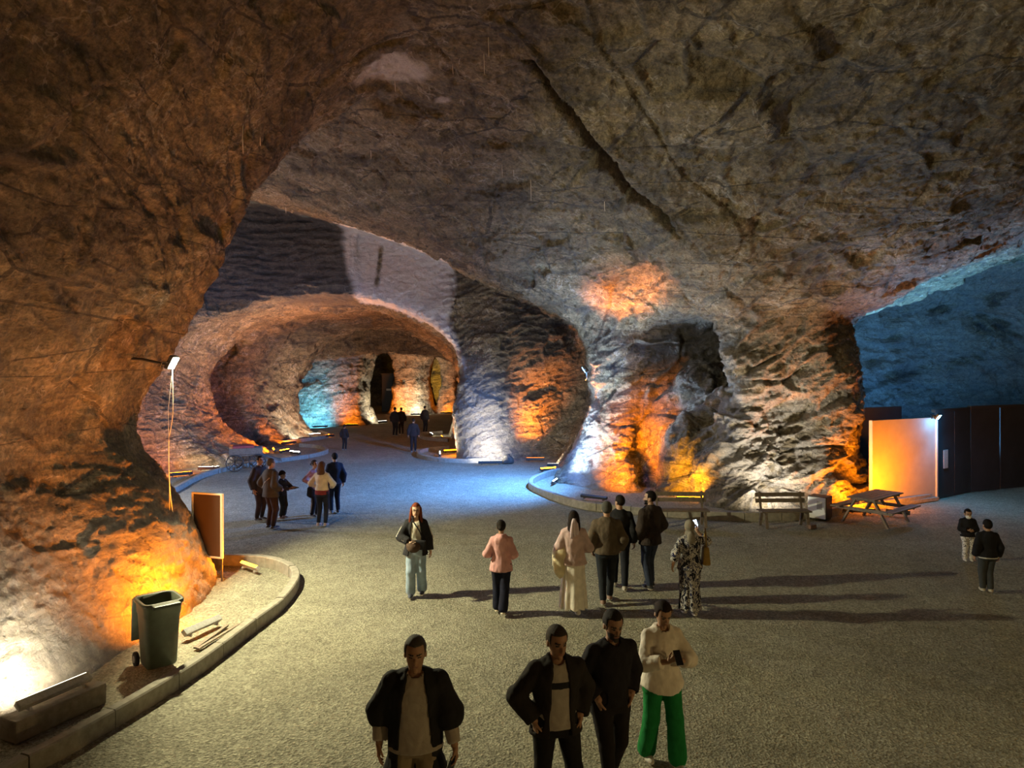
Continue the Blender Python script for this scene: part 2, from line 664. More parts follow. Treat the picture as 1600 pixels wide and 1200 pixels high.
# niches and boulder bulges along the foot of the middle pillar
carve(ell_d((4.55, 24.9, 1.9), (0.62, 1.3, 2.2)), 0.5)
add(ell_d((6.15, 24.2, 0.6), (1.2, 1.1, 1.7)), 0.5)
add(ell_d((7.7, 22.7, 0.2), (1.3, 0.7, 1.3)), 0.6)
carve(ell_d((5.55, 23.0, 0.5), (0.45, 0.75, 1.0)), 0.4)
add(ell_d((9.8, 23.4, 3.2), (1.2, 1.3, 2.2)), 0.6)
# foot of the left wall
add(ell_d((-7.7, 13.0, 0.3), (1.9, 1.9, 2.2)), 1.2)
# bay left and right of the pale column in the back wall
add(ell_d((-1.3, 33.4, 1.5), (1.1, 1.3, 3.5)), 0.8)
add(ell_d((0.9, 34.0, 5.2), (1.6, 1.3, 1.5)), 0.8)
# steps in the roof: a long crack, its right side hangs lower
rock_sdf = -rock          # negative in the rock is what surfnet calls solid
rock_sdf = -rock_sdf


def field_at(p):
    i = int((p[0] - X0) / H)
    j = int((p[1] - Y0) / H)
    k = int((p[2] - Z0) / H)
    if not (0 <= i < len(gx) and 0 <= j < len(gy) and 0 <= k < len(gz)):
        return 1.0
    return rock[i, j, k]


def hit(px, py, ymin=6.0):
    """where the line of sight through a pixel meets the rock"""
    Y = ymin
    while Y < 75:
        p = W(px, py, Y)
        if p.z <= 0.0 or field_at(p) > 0:
            return p
        Y += 0.1
    return W(px, py, 75)


V, Q = surfnet(-rock, (X0, Y0, Z0), H)
V = smooth_verts(V, Q, 1, 0.5)
# keep what is above the floor
keep = (V[Q][:, :, 2].max(1) > -0.35)
Q = Q[keep]


def in_view(P, m=1.12):
    y = np.maximum(P[:, 1], 0.1)
    px = P[:, 0] / y * FPX
    py = (P[:, 2] - CAMH) / y * FPX
    return (P[:, 1] > 4) & (np.abs(px) < 800 * m) & (py < 565 * m) & (py > -700 * m)


def subdivide(V, Q, sel):
    """split the selected quads in four; new edge points on the border stay on the straight edge (returned as constraints)"""
    S, R = Q[sel], Q[~sel]
    E = np.concatenate([np.sort(np.stack([S[:, k], S[:, (k + 1) % 4]], 1), 1) for k in range(4)])
    key = E[:, 0].astype(np.int64) * len(V) * 2 + E[:, 1]
    uk, inv, cnt = np.unique(key, return_inverse=True, return_counts=True)
    first = np.zeros(len(uk), np.int64)
    first[inv] = np.arange(len(key))
    ea = E[first]
    mid = (V[ea[:, 0]] + V[ea[:, 1]]) / 2
    n0 = len(V)
    ctr = V[S].mean(1)
    m = [n0 + inv[k * len(S):(k + 1) * len(S)] for k in range(4)]
    c = n0 + len(uk) + np.arange(len(S))
    newV = np.concatenate([V, mid, ctr])
    quads = [np.stack([S[:, k], m[k], c, m[(k - 1) % 4]], 1) for k in range(4)]
    Qn = np.concatenate([R] + quads)
    border = cnt == 1
    cons = np.stack([n0 + np.nonzero(border)[0], ea[border, 0], ea[border, 1]], 1)
    return newV, Qn, cons


ctr = V[Q].mean(1)
sel1 = in_view(ctr) & (ctr[:, 1] < 52)
V, Q, cons1 = subdivide(V, Q, sel1)
V = smooth_verts(V, Q, 1, 0.4)
ctr = V[Q].mean(1)
d_cam = np.linalg.norm(ctr - np.array((0, 0, CAMH)), axis=1)
sel2 = in_view(ctr, 1.06) & (d_cam < 37)
V, Q, cons2 = subdivide(V, Q, sel2)
N = vnormals(V, Q)

def sstep(a, b, t):
    t = np.clip((t - a) / (b - a), 0, 1)
    return t * t * (3 - 2 * t)


# relief
Vf = V.astype(np.float32)
rotb = np.array(Matrix.Rotation(0.42, 3, 'Y') @ Matrix.Rotation(0.3, 3, 'X'), np.float32)
Vb = Vf @ rotb.T
amp = np.clip((V[:, 1] + 2) / 20, 0.55, 1.0)
disp = 0.36 * fbm(Vf * 0.28, 3)
warp = np.stack([perlin(Vf * 0.8 + 5), perlin(Vf * 0.8 + 31), perlin(Vf * 0.8 + 77)], 1)
fh, fe = facets((Vb * np.array((0.55, 0.55, 1.1), np.float32)) + 0.28 * warp)
fh *= sstep(0.0, 0.13, fe)
disp += 0.24 * fh
fh2, fe2 = facets((Vb * np.array((1.5, 1.5, 3.0), np.float32)) + 0.3 * warp)
fh2 *= sstep(0.0, 0.13, fe2)
disp += 0.065 * fh2
fh3, fe3 = facets((Vb * np.array((4.0, 4.0, 6.0), np.float32)) + 0.3 * warp)
disp += 0.03 * fh3
disp += 0.10 * fbm(Vb * np.array((0.6, 0.6, 3.2), np.float32) + 0.35 * warp, 4, 0.6, True)
disp += 0.06 * fbm(Vb * np.array((1.6, 1.6, 5.0), np.float32) + 0.35 * warp, 3, 0.6, True)
disp += 0.05 * fbm(Vf * 3.2, 3, 0.6)
# region masks (real differences of the rock)
x, y, z = V[:, 0], V[:, 1], V[:, 2]
wob = 0.35 * fbm(Vf * 0.9 + 9, 3)
wob2 = 0.25 * fbm(Vf * 2.6 + 3, 3)


m_slab = sstep(0.25, -0.1, np.maximum(-7.0 + 0.16 * (8 - z) - x, x - (-2.75 + 0.3 * np.clip(6 - z, 0, 3))) + 0.8 * wob) * sstep(3.2, 4.6, z + wob) * ((y < 33.3 + 0.1 * (z - 6)) & (y > 30)) * sstep(11.1, 10.6, z)
m_slab *= 1 - sstep(0.18, 0.05, np.abs(x + 5.95 - 0.1 * (z - 8)) + 0.6 * np.abs(wob2)) * sstep(7.4, 7.8, z) * sstep(9.6, 9.2, z)
m_block = sstep(0.3, -0.1, np.abs(x + 10.2) - 3.2 + wob) * sstep(6.6, 7.1, z + wob) * (np.abs(y - 33) < 2.4) * sstep(11.4, 10.9, z)
strata = np.abs(((z + 0.35 * perlin(Vf * 0.4) + 0.16 * perlin(Vf * 1.6)) * 3.1) % 1.0 - 0.5) * 2
disp = disp * (1 - 0.75 * m_block) + m_block * (0.055 * (strata - 0.5) + 0.12 * fbm(Vf * np.array((1.2, 1.2, 4), np.float32), 3))
disp = disp * (1 - 0.72 * m_slab) + m_slab * (0.08 * fbm(Vf * np.array((2.2, 2.2, 0.5), np.float32), 3) + 0.06 * fbm(Vf * 5, 2))
m_wall = (y > 31.5) & (x > -3.2) & (x < 4) & (z > 4.5)
disp += np.where(m_wall, 0.05 * (strata - 0.5), 0)
m_swirl = (y > 33.5) & (x > 10)
swirl = fbm(np.stack([x * 0.5 + 2.2 * perlin(Vf * 0.16), y * 0.3, z * 0.9 + 2.6 * perlin(Vf * 0.13 + 40)], 1), 4, 0.5, True)
disp += np.where(m_swirl, 0.45 * swirl, 0)
# scraped, smoother flares at the feet of the walls
m_foot = sstep(2.6, 0.6, z)
disp *= 1 - 0.35 * m_foot * (x < 4)
m_lf = ((x < -3.5) & (y < 18)) * sstep(5.2, 3.0, z)
disp = disp * (1 - 0.5 * m_lf) + m_lf * (0.035 * fbm(Vf * np.array((5, 5, 9), np.float32), 3, 0.6) + 0.03 * fh3)
# broken ground on the right of the middle pillar
m_brk = np.exp(-(((x - 7.6) / 1.9) ** 2 + ((z - 2.6) / 2.2) ** 2)) * ((y > 19) & (y < 28))
disp += m_brk * (0.06 * fh2 + 0.55 * fh + 0.06 * fh3)
# the long crack in the roof
ck = [hit(832, 70), hit(880, 135), hit(935, 210), hit(985, 285), hit(1035, 325), hit(1068, 352)]
dk = np.full(len(V), 99.0)
for a, b in zip(ck, ck[1:]):
    a2, b2 = np.array(a), np.array(b)
    e = b2 - a2
    t = np.clip(((V - a2) @ e) / (e @ e), 0, 1)
    w_ = V - a2 - t[:, None] * e
    far_ = np.linalg.norm(w_, axis=1) > 1.5
    w_ = w_ - N * (w_ * N).sum(1)[:, None]
    dk = np.minimum(dk, np.linalg.norm(w_, axis=1) + 0.45 * np.abs(wob2) + 9 * far_)
m_ck = (z > 6.5) * np.exp(-(dk / 0.115) ** 2)
disp -= 0.7 * m_ck
s_ck = np.array(ck[-1]) - np.array(ck[0])
side = (V[:, 0] - ck[0][0]) * s_ck[1] - (V[:, 1] - ck[0][1]) * s_ck[0]
disp += np.where((z > 6.5) & (side > 0), 0.22 * np.exp(-np.maximum(dk - 0.1, 0) / 1.2), 0)
V = V + N * (disp * amp)[:, None]
for cons in (cons1, cons2):
    V[cons[:, 0]] = (V[cons[:, 1]] + V[cons[:, 2]]) / 2

pale = m_slab * 0.95


def blotch(px, py, r, sx_=1.0, power=1.0):
    c = np.array(hit(px, py))
    d = np.linalg.norm((V - c) * np.array((1 / sx_, 1, 1)), axis=1)
    return power * sstep(r * 1.1, r * 0.8, d + 0.9 * wob2 * r + 0.3 * wob * r)


pale = np.maximum(pale, blotch(605, 97, 0.75, 1.3, 0.75))
for (px_, py_, r_) in ((665, 135, 0.22), (690, 148, 0.2), (715, 160, 0.17), (735, 170, 0.14)):
    pale = np.maximum(pale, blotch(px_, py_, r_, 1.6, 0.7))
# grey-white tone on the foot of the middle pillar, back wall column and broken blocks
pale = np.maximum(pale, 0.45 * sstep(0.7, 0.2, np.abs(x - 2.6) + wob) * sstep(4.2, 2.8, z) * ((y > 22) & (y < 29)))
pale = np.maximum(pale, 0.40 * np.exp(-(((x + 1.2) / 1.6) ** 2)) * ((y > 30) & (y < 36)) * sstep(5.5, 2, z))
pale = np.maximum(pale, np.clip(m_brk, 0, 1) * 0.45 * (fh2 > -0.15))
pale = np.maximum(pale, 0.30 * sstep(2.4, 1.2, z) * ((y < 17) & (x < -4)))
dark = m_block * 0.9
dark = np.maximum(dark, 0.95 * m_ck)
dark = np.maximum(dark, 0.95 * sstep(0.22, -0.12, swirl) * ((y > 33) & (x > 10)))
pale = np.maximum(pale, 0.3 * sstep(0.1, 0.45, swirl) * ((y > 33) & (x > 10)))
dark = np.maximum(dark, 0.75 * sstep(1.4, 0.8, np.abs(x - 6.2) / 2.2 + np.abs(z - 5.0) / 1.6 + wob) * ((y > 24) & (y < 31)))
dark = np.maximum(dark, 0.6 * sstep(0.10, 0.02, fe2) * (np.abs(wob) > 0.12))
dark = np.maximum(dark, 0.55 * sstep(0.06, 0.01, fe))

ROCK = rock_material()
FLOOR = floor_material()
cq = V[Q].mean(1)
nq = np.cross(V[Q[:, 2]] - V[Q[:, 0]], V[Q[:, 3]] - V[Q[:, 1]])
nq /= np.maximum(np.linalg.norm(nq, axis=1, keepdims=True), 1e-9)
region = np.full(len(Q), 4)
region[(cq[:, 0] < -1) & (cq[:, 1] < 19)] = 0
region[(cq[:, 0] < 2.4) & (cq[:, 1] >= 19)] = 1
region[(cq[:, 0] >= 1.4) & (cq[:, 0] < 12.5) & (cq[:, 1] > 19) & (cq[:, 1] < 31)] = 2
region[(cq[:, 1] > 46.5) & (cq[:, 0] < 12)] = 3
region[(cq[:, 1] < -3)] = 5
region[(nq[:, 2] < -0.45) & (cq[:, 2] > 6.6) & (cq[:, 1] < 40)] = 6
for r, nm in enumerate(('wall_left', 'wall_back', 'wall_center', 'wall_far', 'wall_right', 'wall_near', 'ceiling')):
    q = Q[region == r]
    if not len(q):
        continue
    ids, inv = np.unique(q, return_inverse=True)
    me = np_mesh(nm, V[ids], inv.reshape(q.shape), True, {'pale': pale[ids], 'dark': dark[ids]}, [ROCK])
    tag(link(nm, me), kind='structure')
print('rock quads', len(Q), 'verts', len(V))

# floor: trodden gravel, finely uneven where it is near
fx = np.concatenate([np.arange(-25, -8, 0.6), np.arange(-8, 12, 0.10), np.arange(12, 31.5, 0.6)])
fy = np.concatenate([np.arange(-8, 6.5, 0.6), np.arange(6.5, 20, 0.10), np.arange(20, 30, 0.3), np.arange(30, 77, 0.8)])
FX, FY = np.meshgrid(fx, fy, indexing='ij')
Pf = np.stack([FX.ravel(), FY.ravel(), np.zeros(FX.size)], 1)
Pf[:, 2] = 0.030 * fbm(Pf * 0.5, 3) + 0.012 * fbm(Pf * 2.5, 3) - 0.02
ii = np.arange(FX.size).reshape(FX.shape)
Qf = np.stack([ii[:-1, :-1].ravel(), ii[1:, :-1].ravel(), ii[1:, 1:].ravel(), ii[:-1, 1:].ravel()], 1)
tag(link('floor', np_mesh('floor', Pf, Qf, True, None, [FLOOR])), kind='structure')
# ------------------------------------------------------------------ lamps of the hall
DARKMETAL = mat_simple('dark_powder_coated_metal', (0.035, 0.035, 0.037), 0.5)
GREYPLASTIC = mat_simple('grey_lamp_plastic', (0.42, 0.41, 0.39), 0.5)
EMITS = {}


def emit(col, k):
    key = (col, k)
    if key not in EMITS:
        m = max(col)
        EMITS[key] = mat_emit('lit_lens', tuple(c / m for c in col), k)
    return EMITS[key]


def led_bar(label, pos, aim, color, power, length=0.95, glow=14, spread=150, z=0.03, up=0.0, mat=None, wide=0.05):
    """wall washer: a long housing on two brackets, its lit lens turned to the rock"""
    pos, aim = Vector(pos), Vector(aim)
    d = aim - pos
    back = Vector((-d.x, -d.y, 0)).normalized()
    for _ in range(30):                     # keep the housing off the rock
        sv = Vector((-back.y, back.x, 0)) * length * 0.5
        if max(field_at(pos + Vector((0, 0, 0.3)) + k * sv) for k in (-1, 0, 1)) < -0.16:
            break
        pos = pos + back * 0.06
    d = aim - pos
    rz = math.atan2(d.y, d.x) - math.pi / 2
    r = empty('led_bar', (pos.x, pos.y, z), rz)
    tag(r, label, 'light', 'wall washer lamps along the rock')
    pitch = math.atan2(d.z, math.hypot(d.x, d.y))
    pitch = min(max(pitch, 0.15), 1.35)
    R = Matrix.Rotation(pitch, 3, 'X')
    mat = mat or DARKMETAL
    MB().box((0, 0, 0.085), (length, 0.11, 0.075), R, 0.012).build('housing', mat, r)
    for s in (-1, 1):
        MB().box((s * length * 0.36, 0, 0.02), (0.035, 0.12, 0.04), None, 0.006).build('bracket', mat, r)
    c = Vector((0, 0, 0.085)) + R @ Vector((0, 0.058, 0))
    MB().box(c, (length * 0.95, 0.012, 0.055), R, 0.004).build('lens', emit(color, glow), r)
    lp = Vector((0, 0, 0.085)) + R @ Vector((0, 0.085, 0))
    o = lamp('bar_light', 'AREA', lp, power, color, size=(length * 0.9, wide), spread=spread, parent=r)
    o.rotation_euler = (math.pi / 2 + pitch, 0, 0)
    return r


def floodlight(label, pos, aim, color, power, glow=60, angle=165, size=0.2, cat='light', fill=0.25, blend=0.35):
    """square floodlight in a yoke; the lit glass faces the aim"""
    pos, aim = Vector(pos), Vector(aim)
    d = aim - pos
    rz = math.atan2(d.y, d.x) - math.pi / 2
    r = empty('floodlight', pos, rz)
    tag(r, label, cat)
    pitch = math.atan2(d.z, math.hypot(d.x, d.y))
    R = Matrix.Rotation(pitch, 3, 'X')
    MB().box((0, 0, 0), (size * 1.25, 0.07, size), R, 0.012).build('housing', DARKMETAL, r)
    y = MB()
    y.tube([(-size * 0.68, 0, 0), (-size * 0.68, -0.1, 0.0), (-size * 0.68, -0.13, -size * .3), (size * 0.68, -0.13, -size * .3), (size * 0.68, -0.1, 0), (size * 0.68, 0, 0)], 0.012, 6)
    y.build('yoke', DARKMETAL, r)
    MB().box(R @ Vector((0, 0.04, 0)), (size * 1.1, 0.012, size * 0.85), R, 0.004).build('glass', emit(color, glow), r)
    o = lamp('flood_light', 'SPOT', R @ Vector((0, 0.12, 0)), power, color, 0.09, None, angle, blend, parent=r)
    o.rotation_euler = (math.pi / 2 + pitch, 0, 0)
    if fill:
        lamp('flood_glow', 'POINT', R @ Vector((0, 0.2, 0.0)), power * fill, color, 0.05, parent=r)
    return r


P_FLOOD = W(268, 566, 12.6)
floodlight('bright white floodlight high on the edge of the left rock wall', P_FLOOD, (3.0, 13.5, 0.0), (1.0, 0.92, 0.56), 2300, 90, 142, 0.24, fill=0.012)
P_BLUE = W(915, 577, 24.4)
floodlight('bright blue floodlight at the top of the pale rock fin in the middle', P_BLUE, (-3.2, 26.5, 0.0), (0.10, 0.33, 1.0), 9000, 70, 122, 0.24, fill=0.025, blend=1.0)
P_CYAN = W(1465, 651, 22.6)
floodlight('cyan floodlight on the top corner of the dark partition', P_CYAN, (15.5, 20.0, 0), CYAN, 110, 70, 170, 0.18, fill=0.3)

# left rock wall
led_bar('orange LED bar shining behind the kerb tip beside the notice board', G(391, 893), (-6.5, 13.75, 2.3), ORANGE, 122, 0.62, 30, mat=GREYPLASTIC)
led_bar('grey LED bar lying on gravel between bin and kerb', G(316, 988), (-7.2, 12.6, 2.2), ORANGE, 231, 0.75, 8, mat=GREYPLASTIC)
led_bar('long LED bar on a concrete block at the white lit rock foot', (-5.50, 8.86, 0), (-7.4, 9.72, 1.3), (1.0, 0.88, 0.62), 72, 0.9, 6, z=0.25, mat=GREYPLASTIC)
# first arch, left jamb
led_bar('orange LED bar at the rock foot behind the notice board', G(283, 745), W(262, 650, 29.5), ORANGE, 176, 0.8, 40)
led_bar('white LED bar at the foot of the left arch jamb', G(326, 736), W(340, 640, 31.5), WHITE, 80, 0.8, 40)
led_bar('left orange LED bar of the pair inside the arch kerb ring', G(429, 706), W(330, 640, 34), ORANGE, 273, 0.7, 50)
led_bar('right orange LED bar of the pair inside the arch kerb ring', G(444, 708), W(500, 480, 34), ORANGE, 336, 0.7, 50, spread=100)
led_bar('white LED bar at the tip of the arch kerb ring', G(461, 711), W(400, 480, 32.2), WHITE, 189, 0.7, 60, spread=110)
# tunnel, left wall
led_bar('orange LED bar at the left tunnel wall beside the dark side bay', (-11.6, 38.0, 0), (-13.4, 39.3, 1.0), ORANGE, 82, 0.9, 9)
led_bar('white LED bar at the left tunnel wall between two orange ones', (-11.3, 40.3, 0), (-12.6, 41.3, 1.0), WHITE, 121, 0.9, 9)
led_bar('orange LED bar at the left jamb of the second arch', (-10.4, 41.5, 0), (-11.8, 42.6, 1.2), ORANGE, 95, 0.9, 9)
led_bar('white LED bar at the tip of the second arch jamb', G(491, 682), W(470, 600, 43.5), WHITE, 42, 0.7, 60)
# right jamb
led_bar('white LED bar in the kerb ring at the right arch jamb', G(687, 713), W(715, 610, 33.5), WHITE, 92, 0.9, 60)
led_bar('orange LED bar against the right arch jamb', G(705, 708), W(728, 660, 33), ORANGE, 132, 0.8, 9)
led_bar('white LED bar deeper in the tunnel at its right wall', G(673, 681), W(705, 640, 43), WHITE, 50, 0.7, 60)
led_bar('orange LED bar deeper in the tunnel at its right wall', G(690, 686), W(712, 600, 41), ORANGE, 220, 0.7, 9)
# back wall bay
led_bar('white LED bar at the foot of the grey back wall', (-0.9, 30.6, 0), (-1.1, 32.8, 2.6), WHITE, 99, 1.0, 8, spread=150)
led_bar('orange LED bar at the foot of the back wall bay', (1.0, 31.6, 0), W(832, 600, 34), ORANGE, 117, 0.8, 8, spread=60)
led_bar('orange LED bar in the corner behind the pale rock fin', (2.7, 32.2, 0), (2.9, 34.5, 2.6), ORANGE, 100, 0.8, 8, spread=70)
led_bar('added white LED fill bar between the orange ones at the back wall bay', (1.9, 31.6, 0), (2.0, 33.8, 3.4), WHITE, 52, 0.8, 8, spread=110)  # unseen bar, added to brighten the bay
# middle pillar
led_bar('glowing orange LED bar inside the kerb left of the pale rock fin', G(880, 743), hit(985, 452), ORANGE, 162, 0.8, 40, spread=22)
led_bar('dark LED bar near the kerb tip in front of the pale rock fin', G(866, 757), W(922, 655, 25.4), (0.55, 0.78, 1.0), 323, 0.7, 6, spread=100)
led_bar('dark LED bar inside the kerb below the tall orange niche', G(928, 782), W(995, 705, 25.5), ORANGE, 210, 0.9, 6, spread=55)
led_bar('yellow orange LED bar behind the left bench', (5.45, 22.4, 0), (5.6, 23.6, 1.1), (1.0, 0.40, 0.01), 106, 0.9, 20)
led_bar('white LED bar behind the middle bench', (7.35, 20.35, 0), (7.6, 21.8, 2.0), WHITE, 176, 1.0, 9)
led_bar('orange LED bar between the monitor box and the picnic table', (9.7, 20.75, 0), (10.1, 22.4, 2.8), ORANGE, 330, 1.0, 9)
led_bar('orange LED bar at the rock foot beside the plaster wall', (10.75, 20.5, 0), (11.8, 22.3, 1.6), ORANGE, 105, 0.6, 9, spread=120)
# blue room on the right
lamp('blue_room', 'POINT', (21.0, 35.0, 2.2), 35, (0.08, 0.36, 1.0), 0.1)
lamp('blue_room_left', 'POINT', (14.5, 34.0, 1.2), 45, (0.08, 0.36, 1.0), 0.1)
led_bar('blue LED bar on the floor behind the dark partition', (14.6, 26.3, 0), (14.8, 27.4, 8), (0.16, 0.52, 1.0), 1900, 1.2, 12)
led_bar('blue LED bar at the foot of the swirling blue rock wall', (15.6, 38.6, 0), (15.8, 40.6, 5.0), (0.09, 0.38, 1.0), 136, 1.4, 12)
led_bar('second blue LED bar further right at the swirling blue rock wall', (19.5, 37.6, 0), (19.8, 40.0, 5.0), (0.09, 0.38, 1.0), 57, 1.4, 12)
# far room
led_bar('blue LED bar at the far wall seen through the second arch', (-12.4, 47.6, 0), (-13.6, 49.5, 1.8), (0.12, 0.55, 1.0), 405, 1.0, 30)
led_bar('orange LED bar at the column beyond the second arch', (-10.6, 48.6, 0), (-11.0, 50.0, 2.2), ORANGE, 163, 0.9, 15)
led_bar('white LED bar right of the column beyond the second arch', (-9.0, 51.2, 0), (-10.2, 52.0, 1.6), WHITE, 136, 0.9, 15)
led_bar('orange LED bar at the thin far column', (-9.2, 59.0, 0), (-9.0, 60.4, 2.2), ORANGE, 252, 0.9, 15)
led_bar('white LED bar at the thin far column', (-7.6, 58.6, 0), (-7.9, 60.4, 1.6), WHITE, 220, 0.9, 15)
led_bar('orange LED bar at the farthest post like column', (-5.4, 60.3, 0), (-5.3, 61.6, 2.0), ORANGE, 101, 0.9, 15)
led_bar('yellow LED bar at the end wall of the far room', (-5.2, 70.3, 0), (-5.0, 72.0, 2.2), (1.0, 0.55, 0.03), 378, 0.9, 15)
led_bar('white LED bar at the end wall of the far room', (-2.0, 66.5, 0), (-1.4, 68.5, 2.2), WHITE, 472, 0.9, 15)
# ------------------------------------------------------------------ kerbs, fittings and furniture
CONC = mat_simple('kerb_concrete', (0.30, 0.275, 0.225), 0.9, 0.22, 9, 0.5, bdist=0.012)
CONC2 = mat_simple('block_concrete', (0.27, 0.24, 0.20), 0.9, 0.22, 12, 0.5, bdist=0.012)
WOOD = mat_simple('weathered_bench_wood', (0.15, 0.115, 0.085), 0.75, 0.3, 14, 0.3)
WOODL = mat_simple('pale_table_wood', (0.25, 0.20, 0.155), 0.75, 0.25, 14, 0.3)
BOARD = mat_simple('brown_board', (0.05, 0.03, 0.018), 0.65, 0.08, 4, 0.05)
WHITEFR = mat_simple('white_frame', (0.62, 0.58, 0.52), 0.5, 0.06)
BINGREEN = mat_simple('bin_green_grey_plastic', (0.085, 0.10, 0.07), 0.42, 0.15, 10, 0.1)
BINDARK = mat_simple('bin_inside_dark', (0.03, 0.03, 0.026), 0.6, 0.15, 10, 0.1)
RUBBER = mat_simple('black_rubber', (0.022, 0.02, 0.019), 0.8)
CABLE = mat_simple('white_cable', (0.7, 0.64, 0.55), 0.5)
PLASTER = mat_simple('plaster', (0.40, 0.355, 0.31), 0.9, 0.07, 3, 0.2, bdist=0.01)
DARKPANEL = mat_simple('dark_panel', (0.030, 0.033, 0.040), 0.55, 0.2, 2, 0.1)
STONE = mat_simple('dark_stone', (0.055, 0.05, 0.047), 0.8, 0.3, 6, 0.6, bdist=0.03)
WHITEBOX = mat_simple('white_enamel', (0.80, 0.82, 0.84), 0.4, 0.05)
IRON = mat_simple('cart_iron', (0.035, 0.032, 0.03), 0.6)
REDCLOTH = mat_cloth('red_cloth', (0.32, 0.07, 0.07))


def smooth_path(pts, step):
    P = [Vector(p) for p in pts]
    out = []
    for i in range(len(P) - 1):
        p0, p1, p2, p3 = P[max(i - 1, 0)], P[i], P[i + 1], P[min(i + 2, len(P) - 1)]
        n = max(2, int((p2 - p1).length / 0.05))
        for k in range(n):
            t = k / n
            out.append(0.5 * ((2 * p1) + (p2 - p0) * t + (2 * p0 - 5 * p1 + 4 * p2 - p3) * t * t + (3 * p1 - p0 - 3 * p2 + p3) * t ** 3))
    out.append(P[-1])
    res, acc = [out[0]], 0.0
    for a, b in zip(out, out[1:]):
        acc += (b - a).length
        if acc >= step:
            res.append(b)
            acc = 0.0
    if (res[-1] - out[-1]).length > step * 0.3:
        res.append(out[-1])
    return res


def kerb(name, pts, w=0.15, h=0.20, step=0.24, per=4, inner=1):
    """row of kerb stones along a line; each stone its own mesh"""
    root = empty(name)
    root['kind'] = 'structure'
    path = smooth_path(pts, step)
    nrm = []
    for i, p in enumerate(path):
        d = (path[min(i + 1, len(path) - 1)] - path[max(i - 1, 0)]).normalized()
        nrm.append(Vector((-d.y, d.x, 0)) * inner)
    i = 0
    while i < len(path) - 1:
        j = min(i + per, len(path) - 1)
        bm = bmesh.new()
        dz, dn = random.uniform(-0.008, 0.008), random.uniform(-0.006, 0.006)
        rings = []
        for k in range(i, j + 1):
            p = path[k].copy()
            if k == i:
                p = p.lerp(path[k + 1], 0.03)
            if k == j:
                p = p.lerp(path[k - 1], 0.03)
            o, q = p + nrm[k] * dn, p + nrm[k] * (w + dn)
            c = 0.018
            n = nrm[k]
            prof = [(o, -0.06), (o, h - c + dz), (o + n * c, h + dz), (q - n * c, h + dz), (q, h - c + dz), (q, -0.06)]
            rings.append([bm.verts.new((v.x, v.y, z)) for v, z in prof])
        for A, B in zip(rings, rings[1:]):
            for k in range(6):
                bm.faces.new((A[k], A[(k + 1) % 6], B[(k + 1) % 6], B[k]))
        bm.faces.new(rings[0])
        bm.faces.new(rings[-1][::-1])
        bmesh.ops.recalc_face_normals(bm, faces=bm.faces)
        me = bpy.data.meshes.new('kerb_stone')
        bm.to_mesh(me)
        bm.free()
        me.materials.append(CONC)
        link('kerb_stone', me, root)
        i = j
    return root


kerb('trim_1', [(-5.25, 6.6, 0), (-5.12, 7.4, 0), G(130, 1165), G(300, 1061), G(400, 985), G(447, 948), G(467, 917), G(463, 898), G(434, 885), G(395, 880), (-6.4, 15.75, 0), (-7.4, 15.9, 0)])
kerb('trim_2', [G(905, 733), G(877, 738), G(852, 744), G(833, 752), G(826, 760), G(836, 769), G(872, 784), G(920, 796), G(991, 803), G(1060, 808), G(1130, 812), G(1200, 813), G(1270, 810), G(1340, 799), G(1400, 791), G(1455, 782)])
kerb('trim_3', [G(226, 793), G(270, 772), G(310, 750), G(345, 738), G(400, 727), G(450, 720), G(490, 714), G(513, 707), G(503, 700), G(470, 697)], h=0.16, step=0.4)
kerb('trim_4', [G(735, 723), G(695, 722), G(660, 717), G(651, 710), G(668, 704), G(700, 701)], h=0.16, step=0.35, inner=-1)
kerb('trim_5', [G(730, 723), G(800, 719), G(860, 714), G(905, 709)], h=0.16, step=0.5)
kerb('trim_6', [G(700, 690), G(670, 688), G(655, 684), G(660, 679), G(690, 677)], h=0.16, step=0.5, inner=-1)
kerb('trim_7', [G(440, 694), G(480, 689), G(512, 684), G(513, 679), G(500, 676)], h=0.16, step=0.5)

# wheeled bin, lid hanging open behind it
r = empty('wheelie_bin', G(247, 1041) + Vector((0, 0.02, 0)), math.radians(-48))
tag(r, 'open dark green wheelie bin on gravel inside the left kerb', 'bin')
bm = bmesh.new()
prof = [(0.0, 0.16, 0.19), (0.04, 0.19, 0.205), (0.55, 0.225, 0.225), (0.72, 0.24, 0.235), (0.735, 0.25, 0.245), (0.88, 0.262, 0.252), (0.885, 0.285, 0.275), (0.93, 0.29, 0.28),
        (0.93, 0.245, 0.235), (0.6, 0.205, 0.205), (0.12, 0.15, 0.17)]
rings = []
for zz, hx, hy in prof:
    ring = []
    for k in range(20):
        a = 2 * math.pi * (k + 0.5) / 20
        ca, sa = math.cos(a), math.sin(a)
        ring.append(bm.verts.new((hx * math.copysign(abs(ca) ** 0.28, ca), hy * math.copysign(abs(sa) ** 0.28, sa), 0.03 + zz)))
    rings.append(ring)
for A, B in zip(rings, rings[1:]):
    for k in range(20):
        bm.faces.new((A[k], A[(k + 1) % 20], B[(k + 1) % 20], B[k])).smooth = True
bm.faces.new(rings[0][::-1])
bm.faces.new(rings[-1])
bmesh.ops.recalc_face_normals(bm, faces=bm.faces)
me = bpy.data.meshes.new('body')
bm.to_mesh(me)
bm.free()
me.materials.append(BINGREEN)
link('body', me, r)
MB().box((0.34, 0, 0.935), (0.13, 0.36, 0.05), None, 0.015).build('front_lip', BINGREEN, r)
h = MB()
h.tube([(-0.28, -0.2, 0.92), (-0.36, -0.2, 0.93), (-0.36, 0.2, 0.93), (-0.28, 0.2, 0.92)], 0.017, 8)
h.build('handle', BINDARK, r)
lid = MB()
